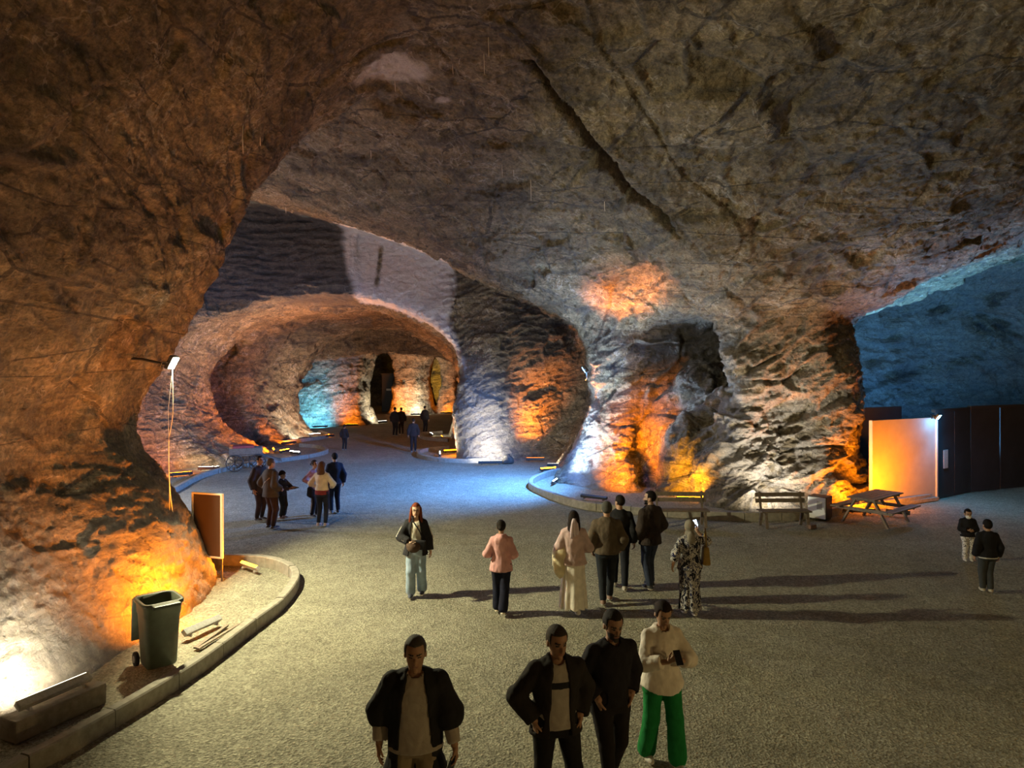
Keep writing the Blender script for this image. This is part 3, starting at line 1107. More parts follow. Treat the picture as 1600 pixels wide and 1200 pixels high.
lid.box((-0.40, 0, 0.60), (0.035, 0.50, 0.62), Matrix.Rotation(math.radians(5), 3, 'Y'), 0.014)
lid.box((-0.43, 0, 0.60), (0.035, 0.40, 0.48), Matrix.Rotation(math.radians(5), 3, 'Y'), 0.014)
lid.build('lid', BINGREEN, r)
for s in (-1, 1):
    wmb = MB().lathe([(0.05, -0.028), (0.088, -0.028), (0.10, -0.018), (0.10, 0.018), (0.088, 0.028), (0.05, 0.028)], 20, Matrix.Translation((-0.2, s * 0.245, 0.10)) @ Matrix.Rotation(math.pi / 2, 4, 'X'))
    wo = wmb.build('wheel', RUBBER, r)
    MB().lathe([(0.018, -0.036), (0.05, -0.03), (0.05, 0.03), (0.018, 0.036)], 12, Matrix.Translation((-0.2, s * 0.245, 0.10)) @ Matrix.Rotation(math.pi / 2, 4, 'X')).build('hub', GREYPLASTIC, wo)
MB().tube([(-0.2, -0.25, 0.10), (-0.2, 0.25, 0.10)], 0.011, 8).build('axle', IRON, r)

# concrete block under the near lamp
bl = MB()
bl.box((0, 0, 0.12), (1.12, 0.30, 0.26), None, 0.02)
o = bl.build('concrete_block', CONC2, None, (-5.48, 8.84, 0.0), (0, 0, math.radians(66)))
tag(o, 'long concrete block under the LED bar at the near rock foot', 'block')

# wooden strips under the lamp beside the bin
pl = MB()
pl.box((0.02, 0.05, 0.012), (0.95, 0.06, 0.024), Matrix.Rotation(0.06, 3, 'Z'))
pl.box((0.05, -0.06, 0.012), (1.05, 0.05, 0.024), Matrix.Rotation(-0.05, 3, 'Z'))
o = pl.build('wood_strip', WOODL, None, G(318, 997) + Vector((0.16, 0.0, 0.005)), (0, 0, math.radians(80)))
tag(o, 'thin pale wooden strips on gravel beside the grey LED bar', 'strip')

# notice board seen from behind
nb = empty('notice_board', (-6.02, 14.55, 0), math.radians(-18))
tag(nb, 'brown notice board with white frame edge on two legs', 'board')
MB().box((0, 0, 1.07), (0.66, 0.03, 1.22)).build('panel', BOARD, nb)
for s in (-1, 1):
    MB().box((s * 0.345, 0, 1.07), (0.04, 0.06, 1.27), None, 0.004).build('frame_side', WHITEFR, nb)
    MB().box((s * 0.345, 0.0, 0.22), (0.028, 0.028, 0.46), None, 0.003).build('leg', IRON, nb)
for zz in (0.45, 1.69):
    MB().box((0, 0, zz), (0.66, 0.055, 0.035), None, 0.004).build('frame_rail', WHITEFR, nb)

# mains cable and wire hanging from the left floodlight
p0 = P_FLOOD
pts = [p0 + Vector((-0.02, 0.08, -0.12)), p0 + Vector((0.0, 0.05, -0.9)), W(264, 690, 12.8), W(266, 770, 13.1), W(276, 832, 13.4), W(287, 868, 13.7), W(302, 900, 14.0), W(316, 914, 13.9)]
o = MB().tube(smooth_path(pts, 0.12), 0.008, 6).build('cable', CABLE)
tag(o, 'loose white cable hanging from the left floodlight to the rock foot', 'cable')
o = MB().tube([p0 + Vector((-0.03, 0.1, -0.12)), W(263, 640, 12.75), W(266, 862, 13.3)], 0.004, 6).build('wire', WHITEFR)
tag(o, 'straight thin wire beside the hanging white cable', 'wire')
o = MB().tube([p0 + Vector((0, -0.1, -0.05)), p0 + Vector((-0.65, 0.3, 0.05)), p0 + Vector((-1.35, 0.5, 0.1))], 0.025, 8).build('bracket_pole', IRON)
tag(o, 'short iron arm carrying the left floodlight on the rock', 'bracket')
o = MB().tube([P_BLUE + Vector((0.05, 0.1, -0.1)), P_BLUE + Vector((0.12, 0.7, -0.3)), P_BLUE + Vector((0.2, 2.0, -0.4))], 0.025, 8).build('bracket_pole', IRON)
tag(o, 'short iron arm carrying the blue floodlight', 'bracket')
o = MB().tube([(P_CYAN.x, P_CYAN.y + 0.1, P_CYAN.z), (P_CYAN.x + 0.05, P_CYAN.y + 0.45, P_CYAN.z + 0.02)], 0.022, 8).build('bracket_pole', IRON)
tag(o, 'short iron arm carrying the cyan floodlight', 'bracket')


def bench(loc, rz, wd, label):
    r = empty('bench', loc, rz)
    tag(r, label, 'bench', 'wooden benches at the kerb')
    for k in range(3):
        MB().box((0, -0.14 + 0.14 * k, 0.42), (wd, 0.125, 0.035), None, 0.006).build('seat_slat', WOOD, r)
    R = Matrix.Rotation(math.radians(-12), 3, 'X')
    for zz in (0.64, 0.79):
        MB().box((0, 0.215 + (zz - 0.42) * 0.21, zz), (wd, 0.03, 0.105), R, 0.006).build('back_slat', WOOD, r)
    for s in (-1, 1):
        xx = s * (wd / 2 - 0.12)
        MB().bar((xx, -0.16, 0.41), (xx, -0.24, 0.0), 0.07, 0.055).build('leg', WOOD, r)
        MB().bar((xx, 0.12, 0.41), (xx, 0.25, 0.0), 0.07, 0.055).build('leg', WOOD, r)
        MB().bar((xx, 0.16, 0.30), (xx, 0.31, 0.86), 0.05, 0.05, (0, 1, 0)).build('back_post', WOOD, r)
        MB().box((xx, 0, 0.385), (0.05, 0.42, 0.04), None, 0.004).build('cross_rail', WOOD, r)
    return r


bench((4.42, 19.25, 0), math.radians(-2), 1.42, 'wooden slatted bench in front of the orange glow')
bench((7.08, 19.15, 0), math.radians(2), 1.32, 'wooden slatted bench beside the white fronted box')

# picnic table
t = empty('picnic_table', (9.75, 19.75, 0), math.radians(-50))
tag(t, 'weathered wooden picnic table with fixed benches in front of orange rock', 'picnic table')
for k in range(5):
    MB().box((-0.30 + 0.15 * k, 0, 0.72), (0.138, 1.75, 0.035), None, 0.005).build('top_plank', WOODL, t)
for s in (-1, 1):
    for k in (0, 1):
        MB().box((s * (0.62 + 0.13 * k), 0, 0.44), (0.12, 1.75, 0.035), None, 0.005).build('seat_plank', WOODL, t)
    yy = s * 0.62
    for q in (-1, 1):
        MB().bar((q * 0.22, yy, 0.70), (q * 0.60, yy, 0.0), 0.045, 0.095, (0, 1, 0)).build('leg', WOODL, t)
    MB().box((0, yy + 0.05 * s, 0.40), (1.46, 0.04, 0.09), None, 0.004).build('seat_rail', WOODL, t)
    MB().box((0, yy + 0.05 * s, 0.68), (0.70, 0.04, 0.07), None, 0.004).build('top_rail', WOODL, t)
    MB().bar((0, yy * 0.9, 0.40), (0, yy * 0.25, 0.70), 0.04, 0.07).build('brace', WOODL, t)

# white fronted box beside the bench
b = empty('equipment_box', (8.42, 20.15, 0), math.radians(-42))
tag(b, 'boxy cabinet with white front and dark sides beside the middle bench', 'cabinet')
MB().box((0, 0.03, 0.33), (0.50, 0.46, 0.60), None, 0.015).build('body', DARKPANEL, b)
MB().box((0, -0.215, 0.33), (0.47, 0.04, 0.57), None, 0.012).build('front_panel', WHITEBOX, b)
MB().box((0.08, -0.237, 0.40), (0.14, 0.008, 0.22), None, 0.003).build('grille', GREYPLASTIC, b)
for sx_ in (-1, 1):
    for sy_ in (-1, 1):
        MB().box((sx_ * 0.2, 0.03 + sy_ * 0.18, 0.015), (0.05, 0.05, 0.035)).build('foot', RUBBER, b)

o = MB().box((0, 0, 0.055), (0.22, 0.14, 0.11), None, 0.012).build('brick_block', mat_simple('clay_brick', (0.24, 0.15, 0.12), 0.9, 0.2, 20, 0.4), None, G(1268, 826) + Vector((0, 0, 0)), (0, 0, 0.5))
tag(o, 'single reddish brick on the floor beside the middle bench', 'brick')

# plaster wall and the dark partition beside it
def slab_between(name, mat, a, b, z0, z1, th, parent, bevel=0.004):
    a, b = Vector((a[0], a[1], 0)), Vector((b[0], b[1], 0))
    d = b - a
    return MB().box((0, 0, 0), (d.length, th, z1 - z0), None, bevel).build(name, mat, parent, ((a.x + b.x) / 2, (a.y + b.y) / 2, (z0 + z1) / 2), (0, 0, math.atan2(d.y, d.x)))


pw = empty('plaster_partition')
tag(pw, 'smooth plastered partition lit orange beside the rock pillar', 'partition')
slab_between('panel', PLASTER, (10.6, 21.75), (13.2, 23.0), 0, 2.56, 0.12, pw)
slab_between('edge_strip', WHITEFR, (13.18, 22.96), (13.23, 22.985), 0, 2.58, 0.15, pw)
slab_between('base_strip', CONC, (10.8, 21.70), (13.2, 22.86), 0, 0.10, 0.14, pw)
dp = empty('dark_partition')
tag(dp, 'long dark panelled partition under the blue lit rock', 'partition')
pa, pb = Vector((13.3, 23.1)), Vector((15.1, 24.3))
for k in range(2):
    slab_between('panel', DARKPANEL, pa.lerp(pb, k / 2 + 0.008), pa.lerp(pb, (k + 1) / 2 - 0.008), 0, 2.7, 0.08, dp)
pc = Vector((24.5, 28.2))
for k in range(7):
    slab_between('panel', DARKPANEL, pb.lerp(pc, k / 7 + 0.002), pb.lerp(pc, (k + 1) / 7 - 0.002), 0, 2.75, 0.08, dp)
slab_between('panel', DARKPANEL, (9.9, 23.6), (13.2, 25.0), 0, 2.78, 0.08, dp)
slab_between('top_rail', DARKMETAL, (13.2, 23.06), (15.15, 24.36), 2.70, 2.80, 0.12, dp)
slab_between('top_rail', DARKMETAL, (15.1, 24.3), (24.5, 28.2), 2.75, 2.84, 0.12, dp)
q = pa.lerp(pb, 0.24)
ntc = slab_between('notice', GREYPLASTIC, q + Vector((-0.09, -0.125)), q + Vector((0.13, 0.022)), 0.92, 1.5, 0.02, None)
tag(ntc, 'small grey notice on the corner of the dark partition', 'notice')

# dark stone on the blue lit floor
def rock_piece(name, c, r, seed, mat, label, cat):
    bm = bmesh.new()
    bmesh.ops.create_icosphere(bm, subdivisions=3, radius=1.0)
    vs = np.array([v.co for v in bm.verts], np.float32)
    fh_, fe_ = facets(vs * 1.3 + seed)
    dd = 1 + 0.28 * fh_ + 0.1 * fbm(vs * 2 + seed, 3)
    for v, k in zip(bm.verts, dd):
        v.co = Vector((v.co.x * r[0], v.co.y * r[1], max(v.co.z * r[2], -0.35 * r[2]))) * float(k)
    me = bpy.data.meshes.new(name)
    bm.to_mesh(me)
    bm.free()
    me.materials.append(mat)
    o = link(name, me, None, c)
    tag(o, label, cat)
    return o


rock_piece('stone', G(793, 724) + Vector((0, 0, 0.1)), (0.28, 0.22, 0.24), 3.3, STONE, 'dark stone lying on blue lit floor before the back wall', 'stone')

# old cart with spoked wheels
c = empty('wooden_cart', (-10.55, 29.2, 0), math.radians(20))
tag(c, 'old wooden cart with iron spoked wheels at the left arch jamb', 'cart')
MB().box((0, 0, 0.62), (1.25, 0.72, 0.06), None, 0.01).build('bed', WOOD, c)
for s in (-1, 1):
    MB().box((0, s * 0.36, 0.78), (1.25, 0.035, 0.24), None, 0.006).build('side_board', WOOD, c)
    MB().bar((0.6, s * 0.25, 0.6), (1.35, s * 0.22, 0.32), 0.05, 0.05).build('shaft', WOOD, c)
    for xx in (-0.42, 0.42):
        M = Matrix.Translation((xx, s * 0.46, 0.34)) @ Matrix.Rotation(math.pi / 2, 4, 'X')
        wh = MB().lathe([(0.295, -0.02), (0.335, -0.02), (0.335, 0.02), (0.295, 0.02)], 24, M, closed=True).build('wheel', IRON, c)
        sp = MB()
        for k in range(8):
            a = 2 * math.pi * k / 8
            sp.tube([(xx, s * 0.46, 0.34), (xx + 0.3 * math.cos(a), s * 0.46, 0.34 + 0.3 * math.sin(a))], 0.012, 5)
        sp.build('spokes', IRON, wh)
for xx in (-0.42, 0.42):
    MB().tube([(xx, -0.46, 0.34), (xx, 0.46, 0.34)], 0.025, 8).build('axle', IRON, c)
MB().box((-0.1, 0, 0.93), (0.8, 0.6, 0.1), None, 0.03).build('red_cover', REDCLOTH, c)

# small dark kiosk and pale sign deep in the far room
k = empty('dark_kiosk', (-10.4, 63.0, 0), 0)
tag(k, 'small dark kiosk in the gap of the far room', 'kiosk')
MB().box((0, 0.6, 1.6), (1.5, 1.2, 3.2), None, 0.03).build('body', DARKPANEL, k)
MB().box((0, -0.03, 1.9), (0.7, 0.04, 0.16), None, 0.01).build('sign', WHITEFR, k)
MB().box((0, 0.6, 3.25), (1.7, 1.4, 0.1), None, 0.02).build('roof', DARKMETAL, k)

# thin salt drips hanging from the roof
dripm = mat_simple('salt_drip', (0.62, 0.56, 0.50), 0.6)
for px, py, ln, where in ((618, 118, .35, 'below the pale roof patch'), (757, 60, .7, 'longest of three at the top of the roof'), (764, 40, .6, 'highest near the top of the roof'),
                          (708, 85, .4, 'between the pale patch and the roof crack'), (785, 245, .5, 'left of a close pair in the middle of the roof'), (803, 250, .45, 'right of a close pair in the middle of the roof'),
                          (830, 266, .8, 'longest in the middle of the roof'), (580, 225, .4, 'below the brown roof step left of the middle'), (497, 232, .3, 'beside the lip of the left rock'),
                          (380, 190, .55, 'left of two on the left overhang'), (407, 190, .45, 'right of two on the left overhang'), (447, 318, .4, 'above the dark bedded block'), (945, 300, .5, 'left of the lower end of the roof crack')):
    p = hit(px, py)
    st = MB().tube([p + Vector((0, 0, 0.15)), p - Vector((0.01, 0, ln * 0.5)), p - Vector((0, 0, ln))], [0.016, 0.010, 0.004], 6)
    tag(st.build('salt_stalactite', dripm), 'thin pale salt drip ' + where, 'stalactite', 'salt drips on the roof')
# ------------------------------------------------------------------ people: smooth bodies from blended limbs, clothes as layers over them
def A3(v):
    return np.array(v, np.float32)


def rc(P, a, b, ra, rb):
    a, b = A3(a), A3(b)
    e = b - a
    t = np.clip(((P - a) @ e) / max(float(e @ e), 1e-9), 0, 1)
    return np.linalg.norm(P - a - t[:, None] * e, axis=1) - (ra + (rb - ra) * t)


def el(P, c, r):
    c, r = A3(c), A3(r)
    q = P - c
    k0 = np.linalg.norm(q / r, axis=1)
    k1 = np.maximum(np.linalg.norm(q / (r * r), axis=1), 1e-6)
    return k0 * (k0 - 1) / k1


def prof(P, zs, rxs, rys, cys, e=0.0, z0=None, z1=None):
    z = P[:, 2]
    rx, ry, cy = np.interp(z, zs, rxs) + e, np.interp(z, zs, rys) + e, np.interp(z, zs, cys)
    d = (np.sqrt((P[:, 0] / rx) ** 2 + ((P[:, 1] - cy) / ry) ** 2) - 1) * np.minimum(rx, ry)
    lo, hi = (zs[0] if z0 is None else z0), (zs[-1] if z1 is None else z1)
    return np.maximum(d, np.maximum(lo - z, z - hi))


def su(ds, k=0.04):
    d = ds[0]
    for x in ds[1:]:
        d = smin(d, x, k)
    return d


def mesh_sdf(fn, lo, hi, h, it=1):
    lo, hi = np.array(lo, float) - 2 * h, np.array(hi, float) + 2 * h
    n = np.maximum(np.ceil((hi - lo) / h).astype(int) + 1, 4)
    g = np.stack(np.meshgrid(*[lo[i] + h * np.arange(n[i]) for i in range(3)], indexing='ij'), -1).reshape(-1, 3).astype(np.float32)
    f = fn(g).reshape(n)
    V, Q = surfnet(f, lo, h)
    if len(V) and it:
        V = smooth_verts(V, Q, it, 0.5)
    return V, Q


def ik(a, b, l1, l2, pole):
    a, b = A3(a), A3(b)
    d = b - a
    D = np.linalg.norm(d)
    L = min(D, l1 + l2 - 0.002)
    u = d / D
    x = (l1 * l1 - l2 * l2 + L * L) / (2 * L)
    hh = math.sqrt(max(l1 * l1 - x * x, 0))
    p = A3(pole)
    p = p - (p @ u) * u
    p = p / max(np.linalg.norm(p), 1e-6)
    return a + u * x + p * hh, a + u * L


MATS = {}


def cloth(c, nm='cloth'):
    k = (nm, tuple(c))
    if k not in MATS:
        MATS[k] = mat_cloth(nm, c)
    return MATS[k]


def skin_mat(c):
    k = ('skin', tuple(c))
    if k not in MATS:
        t = NT('skin')
        n = t.noise(14, 3, 0.5, t.coord())
        MATS[k] = t.out(t.ramp(n, [(0.3, mul(c, 0.88)), (0.7, mul(c, 1.1))]), 0.55, spec=0.3)
    return MATS[k]


def hair_mat(c):
    k = ('hair', tuple(c))
    if k not in MATS:
        t = NT('hair')
        n = t.noise(30, 4, 0.6, t.coord((6, 6, 0.8)))
        MATS[k] = t.out(t.ramp(n, [(0.3, mul(c, 0.6)), (0.7, mul(c, 1.4))]), 0.7, t.bump(n, 0.6, 0.01), spec=0.12)
    return MATS[k]


def pattern_mat(name, stops, scale, vec=(1, 1, 1)):
    if name not in MATS:
        t = NT(name)
        n = t.noise(scale, 3, 0.55, t.coord(vec), 1.5)
        r = t.n('ShaderNodeValToRGB')
        r.color_ramp.interpolation = 'CONSTANT'
        e = r.color_ramp.elements
        while len(e) < len(stops):
            e.new(0.5)
        for k, (p, c) in enumerate(stops):
            e[k].position = p
            e[k].color = (*c, 1)
        t.l(n, r.inputs[0])
        MATS[name] = t.out(r.outputs[0], 0.9, spec=0.2)
    return MATS[name]


SKIN = (0.42, 0.255, 0.17)
BLACKHAIR = (0.018, 0.014, 0.012)
DARKEYE = mat_simple('eye_dark', (0.02, 0.015, 0.012), 0.3)
LIPS = mat_simple('lips', (0.30, 0.13, 0.10), 0.5)
SOLE = mat_simple('pale_sole', (0.62, 0.60, 0.56), 0.7)

TZ = [0.78, 0.93, 1.02, 1.10, 1.20, 1.30, 1.38, 1.43, 1.47]
TX_M = [0.165, 0.168, 0.158, 0.152, 0.160, 0.172, 0.168, 0.125, 0.075]
TY_M = [0.110, 0.118, 0.112, 0.108, 0.114, 0.120, 0.108, 0.085, 0.062]
TX_F = [0.175, 0.178, 0.155, 0.132, 0.138, 0.148, 0.145, 0.108, 0.066]
TY_F = [0.112, 0.120, 0.104, 0.092, 0.102, 0.112, 0.100, 0.078, 0.056]


class Person:
    def __init__(self, label, at, rz, h=1.75, sex='m', wide=1.0, head=1.05, feet=((-0.10, 0.0, 0), (0.10, 0.0, 0)), hands=None, poles=None,
                 lean=0.0, yaw=0.0, nod=0.0, res=0.016, skin=SKIN, curl=0.5, palm=None, beard=None, sway=0.0, fingers=None):
        self.s = h / 1.75
        self.res, self.sex, self.wide = res, sex, wide
        self.root = empty('person', (at[0], at[1], 0.0), rz)
        tag(self.root, label, 'person')
        self.lean = lean
        tx, ty = (TX_M, TY_M) if sex == 'm' else (TX_F, TY_F)
        self.tx, self.ty = [v * wide for v in tx], [v * wide for v in ty]
        self.cy = [-lean * (z - 0.93) / 0.5 for z in TZ]
        shx = (0.172 if sex == 'm' else 0.148) * wide
        shy = -lean * 0.95
        self.sh = [A3((-shx, shy, 1.388)), A3((shx, shy, 1.388))]
        hands = hands or ((-0.27, -0.04 - lean * 0.6, 0.87), (0.27, -0.04 - lean * 0.6, 0.87))
        poles = poles or ((-0.5, 1, -0.2), (0.5, 1, -0.2))
        self.elb, self.wr = [], []
        for i in (0, 1):
            e, w = ik(self.sh[i], hands[i], 0.29, 0.26, poles[i])
            self.elb.append(e)
            self.wr.append(w)
        self.hip, self.kn, self.an = [], [], []
        for i in (0, 1):
            x, y, lift = feet[i]
            hp = A3(((-0.088, 0.088)[i] * wide, 0, 0.915))
            k, a = ik(hp, (x, y, 0.085 + lift), 0.43, 0.415, (0.0, -1, 0.05))
            self.hip.append(hp)
            self.kn.append(k)
            self.an.append(a)
        self.hc = A3((0, -lean * 1.35 - 0.012 - 0.06 * max(nod, 0), 1.625))
        self.hs = head
        Rm = Matrix.Rotation(yaw, 3, 'Z') @ Matrix.Rotation(nod, 3, 'X')
        self.R = np.array(Rm, np.float32)
        self.curl, self.palm, self.fdir = curl, palm or [None, None], fingers or [None, None]
        self._body(skin, beard)

    # -- helpers
    def put(self, name, V, Q, mats, mi=None, wr=0.0, label=None):
        if wr:
            N = vnormals(V, Q)
            P = V.astype(np.float32)
            V = V + N * (wr * (fbm(P * A3((9, 9, 5)) + 7 * self.s, 3) + 0.5 * fbm(P * A3((22, 22, 10)), 2)))[:, None]
        o = link(name, np_mesh(name, V * self.s, Q, True, None, mats, mi), self.root)
        if label:
            o['label'] = label
        return o

    def torso(self, P, e=0.0, z0=0.8, z1=1.47):
        return smin(prof(P, TZ, self.tx, self.ty, self.cy, e, z0, z1), self.trap(P, e), 0.03)

    def trap(self, P, e=0.0):
        n = A3((0, self.cy[7] + 0.015, 1.448))
        return np.minimum(*[rc(P, n, s, 0.050 + e * 0.6, 0.044 + e * 0.6) for s in self.sh])

    def arm(self, P, i, e=0.0, frac=2.0, loose=0.0):
        k = 1.0 if self.sex == 'm' else 0.86
        a, b, c = self.sh[i], self.elb[i], self.wr[i]
        d = rc(P, a, b if frac >= 1 else a + (b - a) * frac, 0.053 * k + e * 0.7, (0.046 * k + e * 0.9 + loose * min(frac, 1)))
        if frac > 1:
            d = smin(d, rc(P, b, b + (c - b) * (frac - 1), 0.046 * k + e + loose, 0.033 * k + e + loose), 0.02)
        return d

    def leg(self, P, i, e=0.0, flare=0.0, frac=2.0):
        d = rc(P, self.hip[i], self.kn[i], 0.090 * self.wide + e, 0.060 + e + flare * 0.3)
        a = self.kn[i] + (self.an[i] - self.kn[i]) * (frac - 1)
        if frac > 1:
            d = smin(d, rc(P, self.kn[i], a, 0.060 + e + flare * 0.3, 0.042 + e + flare), 0.03)
        return d

    def hl(self, P):
        return ((P - self.hc) @ self.R) / self.hs

    def head_d(self, P):
        q = self.hl(P)
        sk = su([el(q, (0, 0.008, 0.028), (0.077, 0.096, 0.095)), el(q, (0, -0.022, -0.045), (0.060, 0.070, 0.075))], 0.03)
        sk = su([sk, el(q, (0, -0.098, -0.022), (0.013, 0.022, 0.024))], 0.012)
        sk = su([sk, el(q, (0, -0.086, 0.030), (0.045, 0.012, 0.009)), el(q, (0, -0.082, -0.058), (0.026, 0.014, 0.012)), el(q, (0, -0.078, -0.100), (0.022, 0.018, 0.016))], 0.012)
        for s in (-1, 1):
            sk = -smin(-sk, el(q, (s * 0.031, -0.096, 0.008), (0.016, 0.016, 0.011)), 0.008)
            sk = np.minimum(sk, el(q, (s * 0.077, 0.012, -0.008), (0.010, 0.022, 0.031)))
        return sk * self.hs

    def _body(self, skin, beard):
        r = self.res
        lo = np.min(np.array(self.wr + self.an + self.elb + self.sh), 0) - 0.13
        hi = np.max(np.array(self.wr + self.an + self.elb + self.sh), 0) + 0.13
        lo[2], hi[2] = 0.02, 1.60
        lo[1] = min(lo[1], -0.2)
        hi[1] = max(hi[1], 0.2)
        neck_top = self.hc + A3((0, 0.012, -0.05))

        def f(P):
            d = su([self.torso(P, -0.012), self.arm(P, 0), self.arm(P, 1)], 0.04)
            d = su([d, self.leg(P, 0, -0.006), self.leg(P, 1, -0.006)], 0.04)
            for i in (0, 1):
                d = smin(d, rc(P, self.an[i], self.an[i] + A3((0, -0.12, -0.05)), 0.035, 0.022), 0.02)
            return su([d, rc(P, (0, self.cy[7] + 0.01, 1.42), neck_top, 0.060 * (1 if self.sex == 'm' else 0.85), 0.054 * (1 if self.sex == 'm' else 0.85))], 0.03)
        V, Q = mesh_sdf(f, lo, hi, max(r, 0.017))
        Vs, Qs, Ms = [V], [Q], [np.zeros(len(Q), int)]
        n = len(V)
        hh = 0.0075 if r < 0.02 else 0.011
        Vh, Qh = mesh_sdf(self.head_d, self.hc - 0.15 * self.hs, self.hc + A3((0.15, 0.15, 0.17)) * self.hs, hh * self.hs)
        q = self.hl(Vh[Qh].mean(1).astype(np.float32))
        m = np.zeros(len(Qh), int)
        front = q[:, 1] < -0.03
        if beard:
            m[front & (q[:, 2] < -0.028) & (np.abs(q[:, 0]) < 0.09) & ~((np.abs(q[:, 0]) < 0.022) & (q[:, 2] > -0.042))] = 3
        m[front & (np.abs(np.abs(q[:, 0]) - 0.031) < 0.014) & (np.abs(q[:, 2] - 0.008) < 0.0065)] = 1
        m[front & (np.abs(np.abs(q[:, 0]) - 0.032) < 0.020) & (np.abs(q[:, 2] - 0.031) < 0.0055)] = 1
        m[front & (np.abs(q[:, 0]) < 0.024) & (np.abs(q[:, 2] + 0.058) < 0.007)] = 2
        Vs.append(Vh); Qs.append(Qh + n); Ms.append(m)
        n += len(Vh)
        for i in (0, 1):
            Vk, Qk = self._hand(i)
            Vs.append(Vk); Qs.append(Qk + n); Ms.append(np.zeros(len(Qk), int))
            n += len(Vk)
        self.put('body', np.concatenate(Vs), np.concatenate(Qs), [skin_mat(skin), DARKEYE, LIPS, hair_mat(beard or BLACKHAIR)], np.concatenate(Ms))

    def _hand(self, i):
        w = self.wr[i]
        d = self.fdir[i]
        d = A3(d) if d is not None else w - self.elb[i]
        d = d / np.linalg.norm(d)
        s0 = (1, -1)[i]
        nrm = A3(self.palm[i]) if self.palm[i] is not None else A3((s0, 0.15, 0))
        nrm = nrm - (nrm @ d) * d
        nrm /= np.linalg.norm(nrm)
        sd = np.cross(d, nrm)
        if self.palm[i] is None and sd[1] > 0:
            sd = -sd                                  # thumb side looks to the front of a hanging hand
        elif self.palm[i] is not None:
            sd = sd * (1 if i else -1) if False else sd
            if sd[2] < 0:
                sd = -sd
        k = 1.0 if self.sex == 'm' else 0.9
        bones = []
        c = self.curl if not isinstance(self.curl, (tuple, list)) else self.curl[i]
        for j, (off, L) in enumerate(((0.029, 0.072), (0.010, 0.082), (-0.010, 0.076), (-0.028, 0.060))):
            b0 = w + d * (0.088 - 0.004 * abs(j - 1)) * k + sd * off * k
            a1, a2 = 0.5 * c + 0.08 * j, 1.25 * c + 0.15 * j
            m0 = b0 + (d * math.cos(a1) + nrm * math.sin(a1)) * L * 0.52 * k
            t0 = m0 + (d * math.cos(a2) + nrm * math.sin(a2)) * L * 0.50 * k
            bones.append((b0 - d * 0.02, b0, m0, t0, 0.0095 * k, 0.0075 * k))
        tb = w + d * 0.025 * k + sd * 0.026 * k
        tm = tb + (d * 0.75 + sd * 0.6 + nrm * 0.35) * 0.042 * k
        tt = tm + (d * 0.85 + sd * 0.15 + nrm * (0.3 + 0.4 * c)) * 0.036 * k

        def f(P):
            pal = su([rc(P, w - d * 0.01, w + d * 0.02, 0.027 * k, 0.026 * k)] +
                     [rc(P, w + d * 0.02 + sd * o * 0.5, w + d * 0.085 * k + sd * o, 0.017 * k, 0.0135 * k) for o in (-0.026 * k, -0.009 * k, 0.009 * k, 0.026 * k)], 0.012)
            ds = pal
            for b in bones:
                fg = np.minimum(rc(P, b[1], b[2], b[4], (b[4] + b[5]) / 2), rc(P, b[2], b[3], (b[4] + b[5]) / 2, b[5]))
                ds = smin(ds, fg, 0.006)
            th = np.minimum(rc(P, tb, tm, 0.0145 * k, 0.011 * k), rc(P, tm, tt, 0.011 * k, 0.0085 * k))
            return smin(ds, th, 0.010)
        return mesh_sdf(f, w - 0.13 + d * 0.07, w + 0.13 + d * 0.07, 0.0055 if self.res < 0.02 else 0.008, 1)

    # -- clothes
    def box(self, z0, z1, pad=0.16):
        pts = np.array(self.wr + self.elb + self.sh + [A3((0, 0, 1))])
        lo, hi = pts.min(0) - pad, pts.max(0) + pad
        lo[0], hi[0] = min(lo[0], -0.32), max(hi[0], 0.32)
        lo[1], hi[1] = min(lo[1], -0.26), max(hi[1], 0.26)
        lo[2], hi[2] = min(z0, pts[:, 2].min() - 0.08), z1
        return lo, hi

    def top(self, name, c, e=0.016, hem=0.90, sleeve=1.95, loose=0.008, flare=0.02, gap=None, collar=0.0, drape=False, wr=0.010, curve=0.0, mat=None, hood=False, band=None, cuffs=None, label=None):
        zs = [hem - 0.01] + [z for z in TZ if z > hem + 0.02]
        tx = [np.interp(zs[0], TZ, self.tx) + flare] + [x for z, x in zip(TZ, self.tx) if z > hem + 0.02]
        ty = [np.interp(zs[0], TZ, self.ty) + flare] + [x for z, x in zip(TZ, self.ty) if z > hem + 0.02]
        if hem < 0.78:
            tx[0] = self.tx[0] + flare
            ty[0] = self.ty[0] + flare
        cy = [np.interp(z, TZ, self.cy) for z in zs]

        def f(P):
            zz = hem + curve * (P[:, 0] / 0.18) ** 2
            d = smin(prof(P, zs, tx, ty, cy, e, hem, 1.475), self.trap(P, e), 0.03)
            d = np.maximum(d, zz - P[:, 2])
            arms = [self.arm(P, i, e * 0.8 + (0.016 if drape else 0), sleeve, loose) for i in (0, 1)]
            d = su([d] + arms, 0.035)
            if sleeve > 1:                      # clean cuff
                for i in (0, 1):
                    u = self.wr[i] - self.elb[i]
                    u = u / np.linalg.norm(u)
                    end = self.elb[i] + (self.wr[i] - self.elb[i]) * (sleeve - 1)
                    near = np.linalg.norm(P - end, axis=1) < 0.10
                    d = np.where(near, np.maximum(d, (P - end) @ u), d)
            if collar:
                d = smin(d, np.maximum(prof(P, [1.40, 1.47, 1.47 + collar], [0.11, 0.078, 0.074], [0.09, 0.075, 0.072], [self.cy[7]] * 3, e * 0.6), 0), 0.015)
            if hood:
                d = smin(d, el(P, (0, self.cy[7] + 0.105, 1.40), (0.115, 0.055, 0.085)), 0.03)
            nk = self.cy[7] - 0.01
